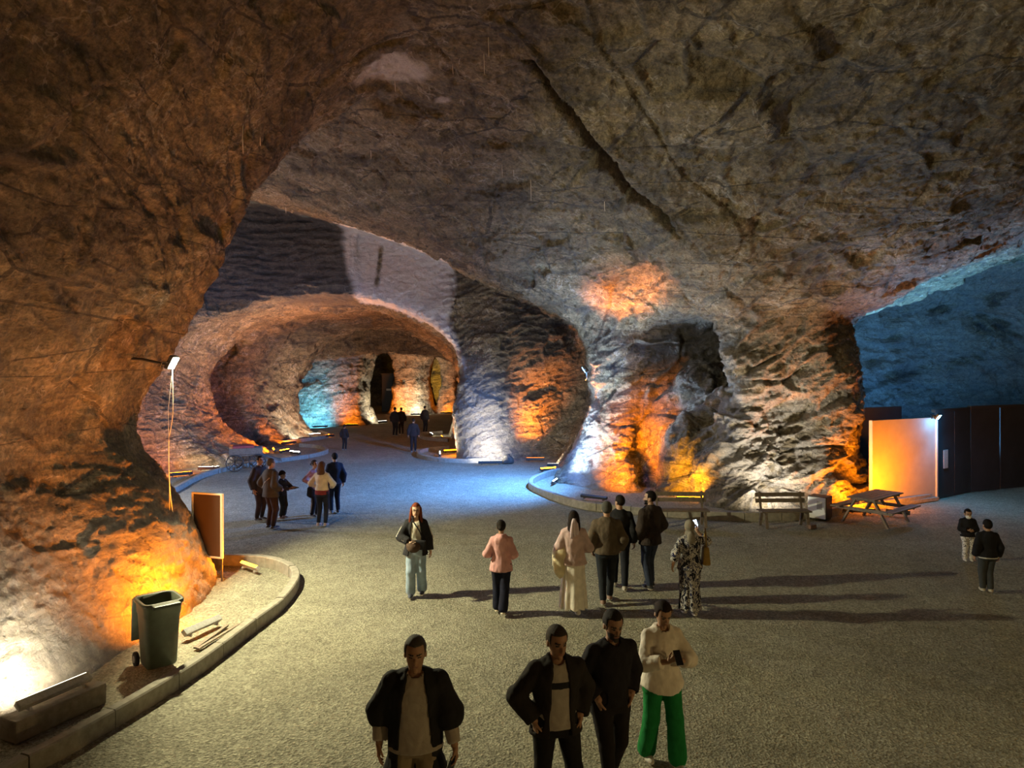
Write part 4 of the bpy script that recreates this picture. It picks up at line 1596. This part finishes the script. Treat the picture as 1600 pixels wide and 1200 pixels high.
            d = np.maximum(d, -rc(P, (0, nk - 0.03, 1.465), (0, nk - 0.035, 1.60), 0.062, 0.066))
            if gap is not None:
                g = np.interp(P[:, 2], [hem, 1.1, 1.30, 1.45], gap)
                cut = np.maximum(np.abs(P[:, 0]) - g, P[:, 1] - np.interp(P[:, 2], TZ, self.cy) + 0.03)
                d = np.maximum(d, -cut)
            return d
        lo, hi = self.box(hem - 0.02, 1.62)
        V, Q = mesh_sdf(f, lo, hi, self.res)
        mats = [mat or cloth(c, name)]
        mi = None
        if band:
            (b0, b1), bc = band
            z = V[Q].mean(1)
            mats.append(cloth(bc, 'chest_band'))
            mi = ((z[:, 2] > b0) & (z[:, 2] < b1) & (np.abs(z[:, 0]) < 0.24)).astype(int)
        return self.put(name, V, Q, mats, mi, wr, label)

    def trousers(self, c, e=0.012, flare=0.0, frac=1.93, mat=None, wr=0.008, name='trousers', label=None):
        def f(P):
            d = prof(P, TZ, self.tx, self.ty, self.cy, e, 0.80, 1.05)
            d = su([d, self.leg(P, 0, e, flare, frac), self.leg(P, 1, e, flare, frac)], 0.03)
            return np.maximum(d, np.maximum(P[:, 2] - 1.05, 0.035 - P[:, 2]))
        pts = np.array(self.kn + self.an)
        lo, hi = pts.min(0) - 0.13 - flare, pts.max(0) + 0.13 + flare
        lo[0], hi[0], lo[1], hi[1] = min(lo[0], -0.24), max(hi[0], 0.24), min(lo[1], -0.2), max(hi[1], 0.2)
        lo[2], hi[2] = 0.02, 1.07
        V, Q = mesh_sdf(f, lo, hi, self.res)
        return self.put(name, V, Q, [mat or cloth(c, name)], None, wr, label)

    def skirt(self, c, hem=0.10, r0=0.24, name='skirt', mat=None, label=None):
        def f(P):
            a = np.arctan2(P[:, 1], P[:, 0])
            fold = 0.016 * np.sin(a * 11 + 2 * np.sin(a * 2)) * np.clip((1.0 - P[:, 2]) / 0.7, 0, 1)
            return prof(P, [hem, 0.5, 0.8, 0.95, 1.06], [r0, r0 * 0.86, 0.20, 0.19, 0.145], [r0 * 0.85, r0 * 0.72, 0.155, 0.135, 0.11], [0.0, 0, 0, 0, 0], 0.0) + fold * 0.8
        V, Q = mesh_sdf(f, (-0.32, -0.3, hem - 0.02), (0.32, 0.3, 1.08), self.res)
        return self.put(name, V, Q, [mat or cloth(c, name)], None, 0.006, label)

    def shoes(self, c, sole=True):
        m = mat_cache('shoe', c)
        for i in (0, 1):
            a = self.an[i]
            lift = a[2] - 0.085

            def f(P):
                up_ = rc(P, a + A3((0, 0.005, 0.0)), a + A3((0, 0.01, -0.04)), 0.043, 0.046)
                ft = el(P, a + A3((0, -0.055, -0.050)), (0.048, 0.135, 0.045))
                d = smin(up_, ft, 0.03)
                return np.maximum(d, np.maximum(lift + 0.006 - P[:, 2], P[:, 2] - (a[2] + 0.02)))
            V, Q = mesh_sdf(f, a - A3((0.08, 0.22, 0.1)), a + A3((0.08, 0.12, 0.05)), min(self.res, 0.013))
            z = V[Q].mean(1)[:, 2]
            self.put('shoe', V, Q, [m, SOLE], (z < lift + 0.028).astype(int) if sole else None)

    def hair(self, c, style='short', name='hair'):
        def f(P):
            q = self.hl(P)
            sh = el(q, (0, 0.012, 0.032), (0.086, 0.106, 0.104))
            if style in ('short', 'fade'):
                face = np.maximum(np.maximum(q[:, 1] + 0.035 - 0.35 * np.clip(q[:, 2] - 0.05, 0, 1), q[:, 2] - 0.082), -1)
                d = np.maximum(sh, -face)
                d = np.maximum(d, -0.055 - q[:, 2] - 0.25 * np.clip(0.03 - q[:, 1], 0, 1) + 0.0)
                side = np.maximum(np.abs(q[:, 1] - 0.005) - 0.028, q[:, 2] - 0.02)
                d = np.maximum(d, -side)
            elif style == 'bun':
                face = np.maximum(q[:, 1] + 0.03, q[:, 2] - 0.080)
                d = np.maximum(sh, -face)
                d = np.maximum(d, -0.07 - q[:, 2])
                d = smin(d, el(q, (0, 0.125, 0.0), (0.045, 0.042, 0.045)), 0.02)
            elif style in ('long', 'long_front'):
                face = np.maximum(np.maximum(q[:, 1] + 0.02, q[:, 2] - 0.078), np.abs(q[:, 0]) - 0.070)
                back = el(q, (0, 0.070, -0.13), (0.105, 0.060, 0.24))
                d = su([sh, back], 0.05)
                if style == 'long_front':
                    for s in (-1, 1):
                        d = smin(d, rc(q, (s * 0.075, -0.01, 0.03), (s * 0.105, -0.045, -0.22), 0.030, 0.026), 0.03)
                d = np.maximum(d, -face)
            elif style == 'scarf':
                sh2 = el(q, (0, 0.008, 0.030), (0.092, 0.110, 0.112))
                face = np.maximum(np.maximum(q[:, 1] + 0.035, np.abs(q[:, 2] + 0.01) - 0.075), np.abs(q[:, 0]) - 0.062)
                neck = el(q, (0, 0.0, -0.135), (0.090, 0.095, 0.095))
                tail = el(q, (0.01, 0.105, -0.27), (0.085, 0.050, 0.20))
                d = su([sh2, neck, tail], 0.04)
                d = np.maximum(d, -face)
            elif style == 'cap':
                d = np.maximum(el(q, (0, 0.010, 0.035), (0.092, 0.112, 0.108)), 0.030 - q[:, 2])
                d = smin(d, el(q, (0, -0.115, 0.045), (0.070, 0.060, 0.012)), 0.012)
            elif style == 'beanie':
                d = np.maximum(el(q, (0, 0.012, 0.030), (0.093, 0.112, 0.120)), 0.012 - q[:, 2] - 0.35 * np.clip(q[:, 1], -0.1, 0.1))
            return d * self.hs
        lo = self.hc - A3((0.17, 0.24, 0.52 if style in ('long', 'long_front', 'scarf') else 0.14)) * self.hs
        V, Q = mesh_sdf(f, lo, self.hc + A3((0.17, 0.26, 0.17)) * self.hs, 0.010 if self.res < 0.02 else 0.014)
        return self.put(name, V, Q, [hair_mat(c) if name == 'hair' else cloth(c, name)], None, 0.006 if style not in ('cap',) else 0.0)

    def world(self, p):
        """local point (at the 1.75 m scale) to world"""
        rz = self.root.rotation_euler[2]
        v = Vector(p) * self.s
        return Matrix.Rotation(rz, 3, 'Z') @ v + self.root.location

    def item(self, name, label, cat, build, p, rot=(0, 0, 0)):
        """thing carried by this person, stays an object of its own"""
        e = empty(name, self.world(p))
        e.rotation_euler = (Matrix.Rotation(self.root.rotation_euler[2], 3, 'Z') @ Matrix.Rotation(rot[2], 3, 'Z') @ Matrix.Rotation(rot[1], 3, 'Y') @ Matrix.Rotation(rot[0], 3, 'X')).to_euler()
        tag(e, label, cat)
        build(e)
        return e


def mat_cache(nm, c, rough=0.6):
    k = (nm, tuple(c))
    if k not in MATS:
        MATS[k] = mat_simple(nm, c, rough, 0.1)
    return MATS[k]


BLACKGLOSS = mat_simple('black_phone_glass', (0.015, 0.015, 0.018), 0.25)
SCREEN = mat_emit('lit_phone_screen', (0.62, 0.76, 1.0), 3.0)


def phone(lit):
    def b(e):
        MB().box((0, 0, 0), (0.074, 0.009, 0.155), None, 0.003).build('body', BLACKGLOSS, e)
        MB().box((0, 0.006, 0), (0.066, 0.002, 0.142), None).build('screen', SCREEN if lit else BLACKGLOSS, e)
    return b


def bag(c, w=0.34, h=0.26, d=0.12, strap=0.22):
    def b(e):
        m = cloth(c, 'bag_leather')
        MB().box((0, 0, 0), (w, d, h), None, min(d, h) * 0.25, (0.82, 0.7)).build('body', m, e)
        MB().tube([(-w * 0.3, 0, h * 0.45), (-w * 0.22, 0, h * 0.5 + strap * 0.7), (0, 0, h * 0.5 + strap), (w * 0.22, 0, h * 0.5 + strap * 0.7), (w * 0.3, 0, h * 0.45)], 0.011, 6).build('strap', m, e)
    return b


def spot(px, Y):
    return ((px - 800) / FPX * Y, Y)


R_ = math.radians
# ---- four people near the camera
p = Person('grey haired man in a pale shirt with a dark jacket draped over his shoulders', spot(649, 6.55), R_(6), 1.84, wide=1.14, head=1.12, res=0.012,
           feet=((-0.12, 0.12, 0.02), (0.12, -0.16, 0)), hands=((-0.30, -0.02, 0.88), (0.33, -0.10, 0.87)), nod=0.10, curl=(0.5, 0.9), skin=(0.40, 0.235, 0.15))
p.top('shirt', (0.40, 0.35, 0.30), 0.026, 0.84, 1.9, 0.004, 0.03)
p.top('jacket', (0.020, 0.019, 0.020), 0.042, 0.66, 1.10, 0.034, 0.05, gap=[0.15, 0.12, 0.10, 0.07], collar=0.03, drape=True, wr=0.014)
p.trousers((0.26, 0.20, 0.13), 0.014, 0.012)
p.shoes((0.05, 0.04, 0.035))
p.hair((0.075, 0.068, 0.062), 'short')
p.item('phone', 'dark phone in the hand of the man with the draped jacket', 'phone', phone(False), p.wr[1] + A3((-0.025, -0.05, -0.12)), (0.3, 0.2, 0.6))

p = Person('short haired man in an open black jacket over a grey banded T-shirt', spot(868, 6.9), R_(14), 1.82, wide=1.14, head=1.12, res=0.012,
           feet=((-0.17, 0.02, 0), (0.19, -0.12, 0)), hands=((-0.215, -0.06, 0.95), (0.215, -0.06, 0.95)), poles=((-1.5, 0.6, 0), (0.9, 1, 0)), curl=0.6, fingers=((0.15, -0.1, -1), (-0.15, -0.1, -1)), nod=0.16, yaw=R_(6), skin=(0.37, 0.21, 0.135), lean=0.02)
p.top('t_shirt', (0.38, 0.34, 0.30), 0.018, 0.88, 0.5, 0.01, 0.02, band=((1.245, 1.305), (0.02, 0.02, 0.022)))
p.top('jacket', (0.024, 0.020, 0.019), 0.034, 0.82, 1.96, 0.014, 0.03, gap=[0.10, 0.085, 0.08, 0.06], collar=0.05, wr=0.014)
p.trousers((0.014, 0.013, 0.014), 0.014, 0.006)
p.shoes((0.03, 0.028, 0.026))
p.hair((0.05, 0.04, 0.034), 'short')

p = Person('bearded man in a plain black sweater and dark trousers', spot(953, 7.35), R_(20), 1.82, wide=1.14, head=1.12, res=0.012,
           feet=((-0.08, -0.16, 0), (0.10, 0.16, 0.03)), hands=((-0.175, -0.10, 0.955), (0.18, -0.10, 0.955)), poles=((-0.9, 1, 0), (0.9, 1, 0)), curl=0.5, fingers=((0.25, 0.22, -1), (-0.25, 0.22, -1)), nod=0.22, yaw=R_(-4), skin=(0.36, 0.21, 0.14), beard=(0.05, 0.042, 0.036), lean=0.03)
p.top('sweater', (0.018, 0.016, 0.020), 0.024, 0.88, 1.9, 0.012, 0.012, collar=0.02, wr=0.012)
p.trousers((0.017, 0.014, 0.015), 0.012, 0.0)
p.shoes((0.03, 0.028, 0.026))
p.hair((0.025, 0.02, 0.018), 'short')

p = Person('woman in a long white shirt and green trousers looking at her phone', spot(1034, 7.9), R_(12), 1.73, 'f', wide=1.10, head=1.08, res=0.012,
           feet=((-0.13, 0.12, 0.0), (0.12, -0.14, 0.0)), hands=((-0.055, -0.30, 1.215), (0.085, -0.28, 1.195)), poles=((-1, 0.3, -0.9), (1, 0.3, -0.9)), nod=0.42, curl=0.85,
           palm=((0.6, 0.8, 0.3), (-0.6, 0.8, 0.3)), fingers=((0.55, -0.5, 0.55), (-0.5, -0.5, 0.5)), skin=(0.40, 0.24, 0.16))
p.top('shirt', (0.76, 0.70, 0.62), 0.032, 0.80, 1.72, 0.022, 0.045, collar=0.035, curve=0.035, wr=0.012)
p.trousers((0.015, 0.21, 0.055), 0.016, 0.045)
p.shoes((0.66, 0.62, 0.56))
p.hair((0.022, 0.014, 0.012), 'bun')
p.item('phone', 'dark phone held up in both hands by the woman in green trousers', 'phone', phone(False), (0.015, -0.385, 1.285), (-0.75, 0, 0))

# ---- the woman in the open jacket, facing the camera
p = Person('woman with long red hair, open black jacket and pale blue jeans', spot(650, 13.47), R_(4), 1.70, 'f', wide=1.0, res=0.014,
           feet=((-0.10, 0.0, 0), (0.11, 0.12, 0.02)), hands=((-0.10, -0.24, 1.08), (0.27, 0.0, 0.86)), poles=((-1.1, 0.6, -0.3), (0.5, 1, 0)), curl=0.8, palm=((0.3, 0.3, 1), None), skin=(0.55, 0.36, 0.26))
p.top('blouse', (0.78, 0.76, 0.66), 0.014, 0.92, 0.5, 0.004, 0.01)
p.top('jacket', (0.022, 0.022, 0.026), 0.034, 0.80, 1.92, 0.016, 0.05, gap=[0.13, 0.10, 0.085, 0.06], collar=0.03, wr=0.014)
for s in (0, 1):
    a = p.elb[s] + (p.wr[s] - p.elb[s]) * 0.1
    st = MB()
    out = A3((-1, -0.35, 0.1)) if s == 0 else A3((1, -0.35, 0.1))
    st.tube([Vector((p.sh[s] + (p.elb[s] - p.sh[s]) * t + out * 0.082) * p.s) for t in (0.25, 0.6, 0.95)] + [Vector((p.elb[s] + (p.wr[s] - p.elb[s]) * t + out * 0.070) * p.s) for t in (0.3, 0.8)], 0.010, 6)
    st.build('sleeve_stripe', WHITEFR, p.root)
p.trousers((0.30, 0.40, 0.52), 0.016, 0.035)
p.shoes((0.05, 0.06, 0.09))
p.hair((0.19, 0.045, 0.02), 'long_front')
gl = MB()
for s in (-1, 1):
    gl.tube([Vector((p.hc + A3((s * 0.032 + 0.024 * math.cos(a), -0.098, 0.008 + 0.02 * math.sin(a))))) * p.s for a in np.linspace(0, 2 * math.pi, 13)], 0.003, 5)
gl.build('glasses', IRON, p.root)


def crossbag(e):
    m = cloth((0.02, 0.02, 0.024), 'bag_leather')
    MB().box((0, 0, 0), (0.26, 0.09, 0.17), None, 0.03).build('body', m, e)
    MB().tube([(0.08, 0.0, 0.08), (0.02, -0.01, 0.25), (-0.10, 0.0, 0.43), (-0.13, 0.09, 0.50), (-0.06, 0.2, 0.48)], 0.011, 6).build('strap', m, e)


p.item('crossbody_bag', 'small black bag on a strap across the red haired woman', 'bag', crossbag, (0.06, -0.20, 1.02))
p.item('folded_hat', 'brown cap in the hand of the red haired woman', 'cap', lambda e: MB().lathe([(0.02, 0.05), (0.07, 0.045), (0.095, 0.0), (0.13, -0.015), (0.09, -0.03)], 16).build('crown', cloth((0.09, 0.06, 0.045), 'felt'), e), (-0.03, -0.30, 1.03), (0.9, 0, 0.2))

# ---- six people walking away
p = Person('woman in a pink hooded top and dark wide trousers seen from behind', spot(783, 12.6), R_(176), 1.58, 'f', wide=1.02, res=0.015,
           feet=((-0.05, 0.16, 0.02), (0.08, -0.06, 0)), hands=((-0.20, -0.20, 1.02), (0.22, -0.20, 1.05)), poles=((-0.5, 1, -0.4), (0.5, 1, -0.4)))
p.top('hoodie', (0.66, 0.36, 0.36), 0.026, 0.80, 1.85, 0.016, 0.02, hood=True, collar=0.03, wr=0.014, curve=-0.05)
p.trousers((0.014, 0.016, 0.034), 0.016, 0.035)
p.shoes((0.74, 0.68, 0.55))
p.hair(BLACKHAIR, 'bun')

p = Person('long haired woman in a pink blouse and long cream skirt walking away', spot(896, 12.6), R_(183), 1.74, 'f', wide=1.06, res=0.015,
           feet=((-0.06, 0.10, 0.0), (0.07, -0.22, 0.02)), hands=((-0.20, -0.24, 1.05), (0.20, -0.24, 1.04)), poles=((-0.5, 0.8, -0.5), (0.5, 0.8, -0.5)))
p.skirt((0.80, 0.74, 0.66), 0.10, 0.245)
p.top('blouse', (0.60, 0.44, 0.44), 0.030, 0.84, 1.9, 0.022, 0.02, wr=0.016)
p.shoes((0.74, 0.70, 0.66))
p.hair((0.020, 0.014, 0.012), 'long')


def hair_scarf(e):
    mb = MB()
    for k in (-1, 0, 1):
        mb.tube([(0.012 * k, 0, 0.0), (0.03 * k, 0.035, -0.08), (0.045 * k, 0.03, -0.2), (0.05 * k, 0.02, -0.30 - 0.03 * k)], [0.022, 0.030, 0.034, 0.02], 8)
    mb.build('cloth', cloth((0.62, 0.50, 0.54), 'scarf_cloth'), e)


p.item('hair_scarf', 'pale scarf tied in the long hair of the woman in the cream skirt', 'scarf', hair_scarf, p.hc + A3((0, 0.125, 0.02)))


def coat_over_arm(e):
    def f(P):
        d = su([el(P, (0, 0.02, 0.03), (0.12, 0.15, 0.07)), el(P, (0.0, 0.10, -0.16), (0.12, 0.065, 0.26)), el(P, (0.02, -0.10, -0.12), (0.11, 0.06, 0.22)), el(P, (-0.07, 0.03, 0.02), (0.08, 0.12, 0.14))], 0.06)
        return d
    V, Q = mesh_sdf(f, (-0.25, -0.28, -0.45), (0.25, 0.28, 0.22), 0.018)
    N = vnormals(V, Q)
    P = V.astype(np.float32)
    V = V + N * (0.03 * fbm(P * A3((9, 9, 4)), 3))[:, None]
    link('cloth', np_mesh('cloth', V, Q, True, None, [cloth((0.72, 0.62, 0.42), 'coat_cloth')]), e)


p.item('coat', 'cream coat folded over the left arm of the woman in the cream skirt', 'coat', coat_over_arm, (0.235, -0.06, 1.02))

p = Person('man in a brown jacket and grey cap seen from behind', spot(948, 13.15), R_(176), 1.78, wide=1.10, res=0.015,
           feet=((-0.06, -0.14, 0), (0.07, 0.14, 0)), hands=((-0.25, -0.10, 0.93), (0.25, -0.06, 0.90)), poles=((-0.5, 1, 0), (0.5, 1, 0)))
p.top('jacket', (0.115, 0.088, 0.062), 0.034, 0.86, 1.95, 0.018, 0.005, collar=0.04, wr=0.014)
p.trousers((0.020, 0.024, 0.030), 0.014, 0.002)
p.shoes((0.22, 0.13, 0.09))
p.hair((0.06, 0.06, 0.055), 'short')
p.hair((0.07, 0.07, 0.065), 'beanie', 'cap')

p = Person('dark haired man in a black top walking beside the brown jacket', spot(968, 13.95), R_(170), 1.76, wide=1.04, res=0.016,
           feet=((-0.10, 0.10, 0), (0.10, -0.14, 0)), yaw=R_(40))
p.top('top', (0.018, 0.018, 0.021), 0.026, 0.86, 1.95, 0.014, 0.01, collar=0.03)
p.trousers((0.020, 0.022, 0.030), 0.014, 0.006)
p.shoes((0.40, 0.36, 0.30))
p.hair(BLACKHAIR, 'short')

p = Person('bearded man in a dark brown jacket and blue jeans looking left', spot(1016, 14.0), R_(214), 1.83, wide=1.08, res=0.015,
           feet=((-0.08, -0.05, 0), (0.09, 0.08, 0)), hands=((-0.21, -0.12, 0.94), (0.22, -0.12, 0.93)), poles=((-0.6, 1, 0), (0.6, 1, 0)), yaw=R_(40), beard=(0.02, 0.016, 0.014), skin=(0.42, 0.27, 0.2))
p.top('jacket', (0.045, 0.034, 0.030), 0.036, 0.80, 1.95, 0.018, 0.03, collar=0.05, gap=[0.10, 0.08, 0.06, 0.05], wr=0.014)
p.top('shirt', (0.20, 0.19, 0.18), 0.012, 0.88, 0.5, 0.0, 0.01)
p.trousers((0.035, 0.045, 0.080), 0.014, 0.004)
p.shoes((0.025, 0.024, 0.026))
p.hair((0.012, 0.010, 0.010), 'short')

DRESS = pattern_mat('black_white_print', [(0.0, (0.015, 0.016, 0.03)), (0.47, (0.55, 0.53, 0.52)), (0.54, (0.03, 0.035, 0.09)), (0.62, (0.62, 0.60, 0.58))], 9, (1.3, 1.3, 0.7))
p = Person('woman in a black and white printed dress holding up a lit phone', spot(1078, 12.5), R_(186), 1.60, 'f', wide=1.14, res=0.015,
           feet=((-0.07, 0.06, 0.0), (0.07, -0.10, 0)), hands=((-0.215, -0.22, 1.50), (0.34, 0.04, 0.94)), poles=((-1, 0.2, -1), (0.6, 1, 0)), curl=(1.0, 0.4), palm=((0.4, 0.3, 0.6), None), fingers=((0.1, -0.5, 0.8), None))
p.skirt(None, 0.12, 0.205, 'dress_skirt', DRESS)
p.top('dress_top', None, 0.030, 0.86, 1.55, 0.026, 0.02, mat=DRESS, wr=0.014)
p.trousers(None, 0.012, 0.03, mat=DRESS)
p.shoes((0.70, 0.65, 0.58))
p.hair((0.22, 0.20, 0.17), 'scarf', 'headscarf')
p.item('phone', 'lit phone raised by the woman in the printed dress', 'phone', phone(True), (-0.205, -0.27, 1.625), (0.2, R_(14), 0))
p.item('shoulder_bag', 'mustard shoulder bag of the woman in the printed dress', 'bag', bag((0.30, 0.20, 0.06), 0.32, 0.30, 0.13, 0.30), (-0.29, 0.03, 1.10), (0, R_(-8), R_(78)))

# ---- two boys on the right
WHITEPR = pattern_mat('white_dark_print', [(0.0, (0.68, 0.66, 0.66)), (0.54, (0.06, 0.06, 0.08)), (0.61, (0.66, 0.64, 0.64))], 16)
p = Person('small boy with a face mask, black jacket and white patterned trousers', spot(1512, 15.9), R_(-12), 1.09, wide=1.14, head=1.36, res=0.018,
           hands=((-0.06, -0.22, 1.10), (0.08, -0.22, 1.08)), poles=((-1, 0.8, -0.3), (1, 0.8, -0.3)), nod=0.2, curl=0.9, palm=((0.5, 0.5, 0.8), (-0.5, 0.5, 0.8)))
p.top('jacket', (0.014, 0.014, 0.018), 0.034, 0.84, 1.92, 0.02, 0.02, collar=0.03, hood=True)
p.trousers(None, 0.02, 0.02, mat=WHITEPR)
p.shoes((0.6, 0.58, 0.55))
p.hair((0.012, 0.01, 0.01), 'short')


def mask_f(P):
    q = p.hl(P)
    return np.maximum(el(q, (0, -0.03, -0.055), (0.072, 0.085, 0.062)), q[:, 1] + 0.045) * p.hs


Vm, Qm = mesh_sdf(mask_f, p.hc - 0.2, p.hc + 0.2, 0.012)
p.put('face_mask', Vm, Qm, [cloth((0.72, 0.72, 0.72), 'mask_cloth')])

p = Person('boy in a black jacket with white hem seen from behind', spot(1543, 13.75), R_(172), 1.33, wide=1.08, head=1.22, res=0.018,
           feet=((-0.07, 0.0, 0), (0.08, -0.06, 0)))
p.top('jacket', (0.012, 0.012, 0.015), 0.032, 0.84, 1.95, 0.02, 0.02, collar=0.03, hood=True, band=((0.8, 0.865), (0.55, 0.55, 0.55)))
p.trousers((0.05, 0.055, 0.060), 0.018, 0.01)
p.shoes((0.45, 0.40, 0.30))
p.hair((0.012, 0.01, 0.01), 'short')

# ---- the group on the left
g = G(405, 813)
p = Person('tall man in a dark coat at the left edge of the left group', (g.x, g.y), R_(70), 1.74, res=0.02, wide=1.08)
p.top('coat', (0.055, 0.045, 0.045), 0.036, 0.74, 1.95, 0.02, 0.04, collar=0.04)
p.trousers((0.05, 0.035, 0.035), 0.014, 0.004)
p.shoes((0.06, 0.045, 0.04))
p.hair(BLACKHAIR, 'short')
g = G(423, 826)
p = Person('man in an olive coat and brown trousers with a shoulder strap', (g.x, g.y), R_(140), 1.80, res=0.02, wide=1.14, hands=((-0.22, -0.14, 1.0), (0.25, -0.08, 0.95)))
p.top('coat', (0.085, 0.072, 0.055), 0.038, 0.80, 1.95, 0.02, 0.03, collar=0.04)
p.trousers((0.060, 0.034, 0.024), 0.016, 0.006)
p.shoes((0.06, 0.04, 0.03))
p.hair((0.10, 0.09, 0.085), 'short')
MB().tube([Vector(v) * p.s for v in ((-0.16, 0.135, 1.30), (0.0, 0.165, 1.18), (0.19, 0.12, 1.02))], 0.014, 6).build('strap', mat_cache('strap', (0.35, 0.31, 0.25)), p.root)
g = G(441, 810)
p = Person('boy in shorts standing with the left group, holding a tablet out', (g.x, g.y), R_(75), 1.28, head=1.24, res=0.02, wide=1.05,
           hands=((-0.10, -0.38, 1.14), (0.10, -0.38, 1.14)), poles=((-1, 0.4, -0.6), (1, 0.4, -0.6)), palm=((0, 0, 1), (0, 0, 1)), curl=0.5)
p.top('sweater', (0.06, 0.058, 0.072), 0.028, 0.86, 1.9, 0.014, 0.02, collar=0.03)
p.trousers((0.05, 0.045, 0.035), 0.02, 0.02, 1.8)
p.shoes((0.20, 0.10, 0.08))
p.hair((0.03, 0.015, 0.012), 'beanie', 'cap')
p.item('tablet', 'dark tablet held out by the boy of the left group', 'tablet', lambda e: (MB().box((0, 0, 0), (0.25, 0.17, 0.012), None, 0.004).build('body', BLACKGLOSS, e), MB().box((0, 0, 0.008), (0.23, 0.15, 0.003)).build('screen', BLACKGLOSS, e)), (0.0, -0.50, 1.175), (0.15, 0, 0))
g = G(503, 822)
p = Person('woman in a cream top with red hem and dark trousers, back turned', (g.x, g.y), R_(170), 1.68, 'f', res=0.018, wide=1.04,
           hands=((-0.2, -0.2, 1.05), (0.2, -0.2, 1.05)), poles=((-1, 1, 0), (1, 1, 0)))
p.top('undershirt', (0.22, 0.035, 0.035), 0.020, 0.86, 0.4, 0, 0.0)
p.top('jacket', (0.62, 0.54, 0.40), 0.030, 0.98, 1.95, 0.018, 0.0, collar=0.03)
p.trousers((0.020, 0.022, 0.032), 0.012, 0.0)
p.shoes((0.35, 0.25, 0.21))
p.hair((0.11, 0.055, 0.03), 'long')
g = G(491, 807)
p = Person('girl in a pink top with striped trousers behind the cream topped woman', (g.x, g.y), R_(60), 1.56, 'f', res=0.02, hands=((-0.22, -0.12, 1.05), (0.15, -0.24, 1.12)), poles=((-1, 1, 0), (1, 1, 0)))
p.top('blouse', (0.46, 0.28, 0.36), 0.022, 0.86, 1.9, 0.012, 0.02)
p.trousers((0.018, 0.018, 0.022), 0.014, 0.01)
for i in (0, 1):
    MB().tube([Vector((v + A3(((-1, 1)[i] * 0.092, 0, 0))) * p.s) for v in (p.hip[i] * 0.9 + p.kn[i] * 0.1, p.kn[i] + A3(((1, -1)[i] * 0.018, 0, 0)), p.an[i] * 0.85 + p.kn[i] * 0.15 + A3(((1, -1)[i] * 0.028, 0, 0)))], 0.010, 6).build('side_stripe', WHITEFR, p.root)
p.shoes((0.03, 0.03, 0.03))
p.hair((0.03, 0.02, 0.018), 'bun')
p.item('handbag', 'black handbag carried by the girl in striped trousers', 'bag', bag((0.014, 0.014, 0.016), 0.36, 0.26, 0.14, 0.16), (-0.24, -0.08, 0.80), (0, 0, R_(60)))
g = G(512, 810)
p = Person('person in dark blue half hidden behind the cream topped woman', (g.x + 0.02, g.y + 0.72), R_(-150), 1.70, res=0.022)
p.top('jacket', (0.022, 0.026, 0.045), 0.030, 0.84, 1.95, 0.016, 0.02, collar=0.03)
p.trousers((0.02, 0.024, 0.04), 0.014, 0.004)
p.shoes((0.1, 0.1, 0.1))
p.hair(BLACKHAIR, 'short')

# ---- people far back in the tunnel
for px, py, h_, rz, cc, lb in ((538, 703, 1.22, 170, (0.020, 0.018, 0.020), 'child in dark clothes alone in the middle of the tunnel'),
                               (646, 706, 1.60, 185, (0.024, 0.022, 0.026), 'person in dark clothes at the right of the tunnel'),
                               (617, 681, 1.66, 160, (0.020, 0.020, 0.024), 'dark figure left of a far pair at the second arch'),
                               (627, 679, 1.60, 200, (0.035, 0.03, 0.03), 'dark figure right of a far pair at the second arch'),
                               (664, 676, 1.62, 150, (0.03, 0.028, 0.034), 'dark figure farthest to the right below the second arch')):
    g = G(px, py)
    p = Person(lb, (g.x, g.y), R_(rz), h_, res=0.026, head=1.2 if h_ < 1.3 else 1.0)
    p.top('jacket', cc, 0.030, 0.82, 1.95, 0.016, 0.02, collar=0.03)
    p.trousers(mul(cc, 0.8), 0.014, 0.004)
    p.shoes((0.06, 0.06, 0.06))
    p.hair(BLACKHAIR, 'short')
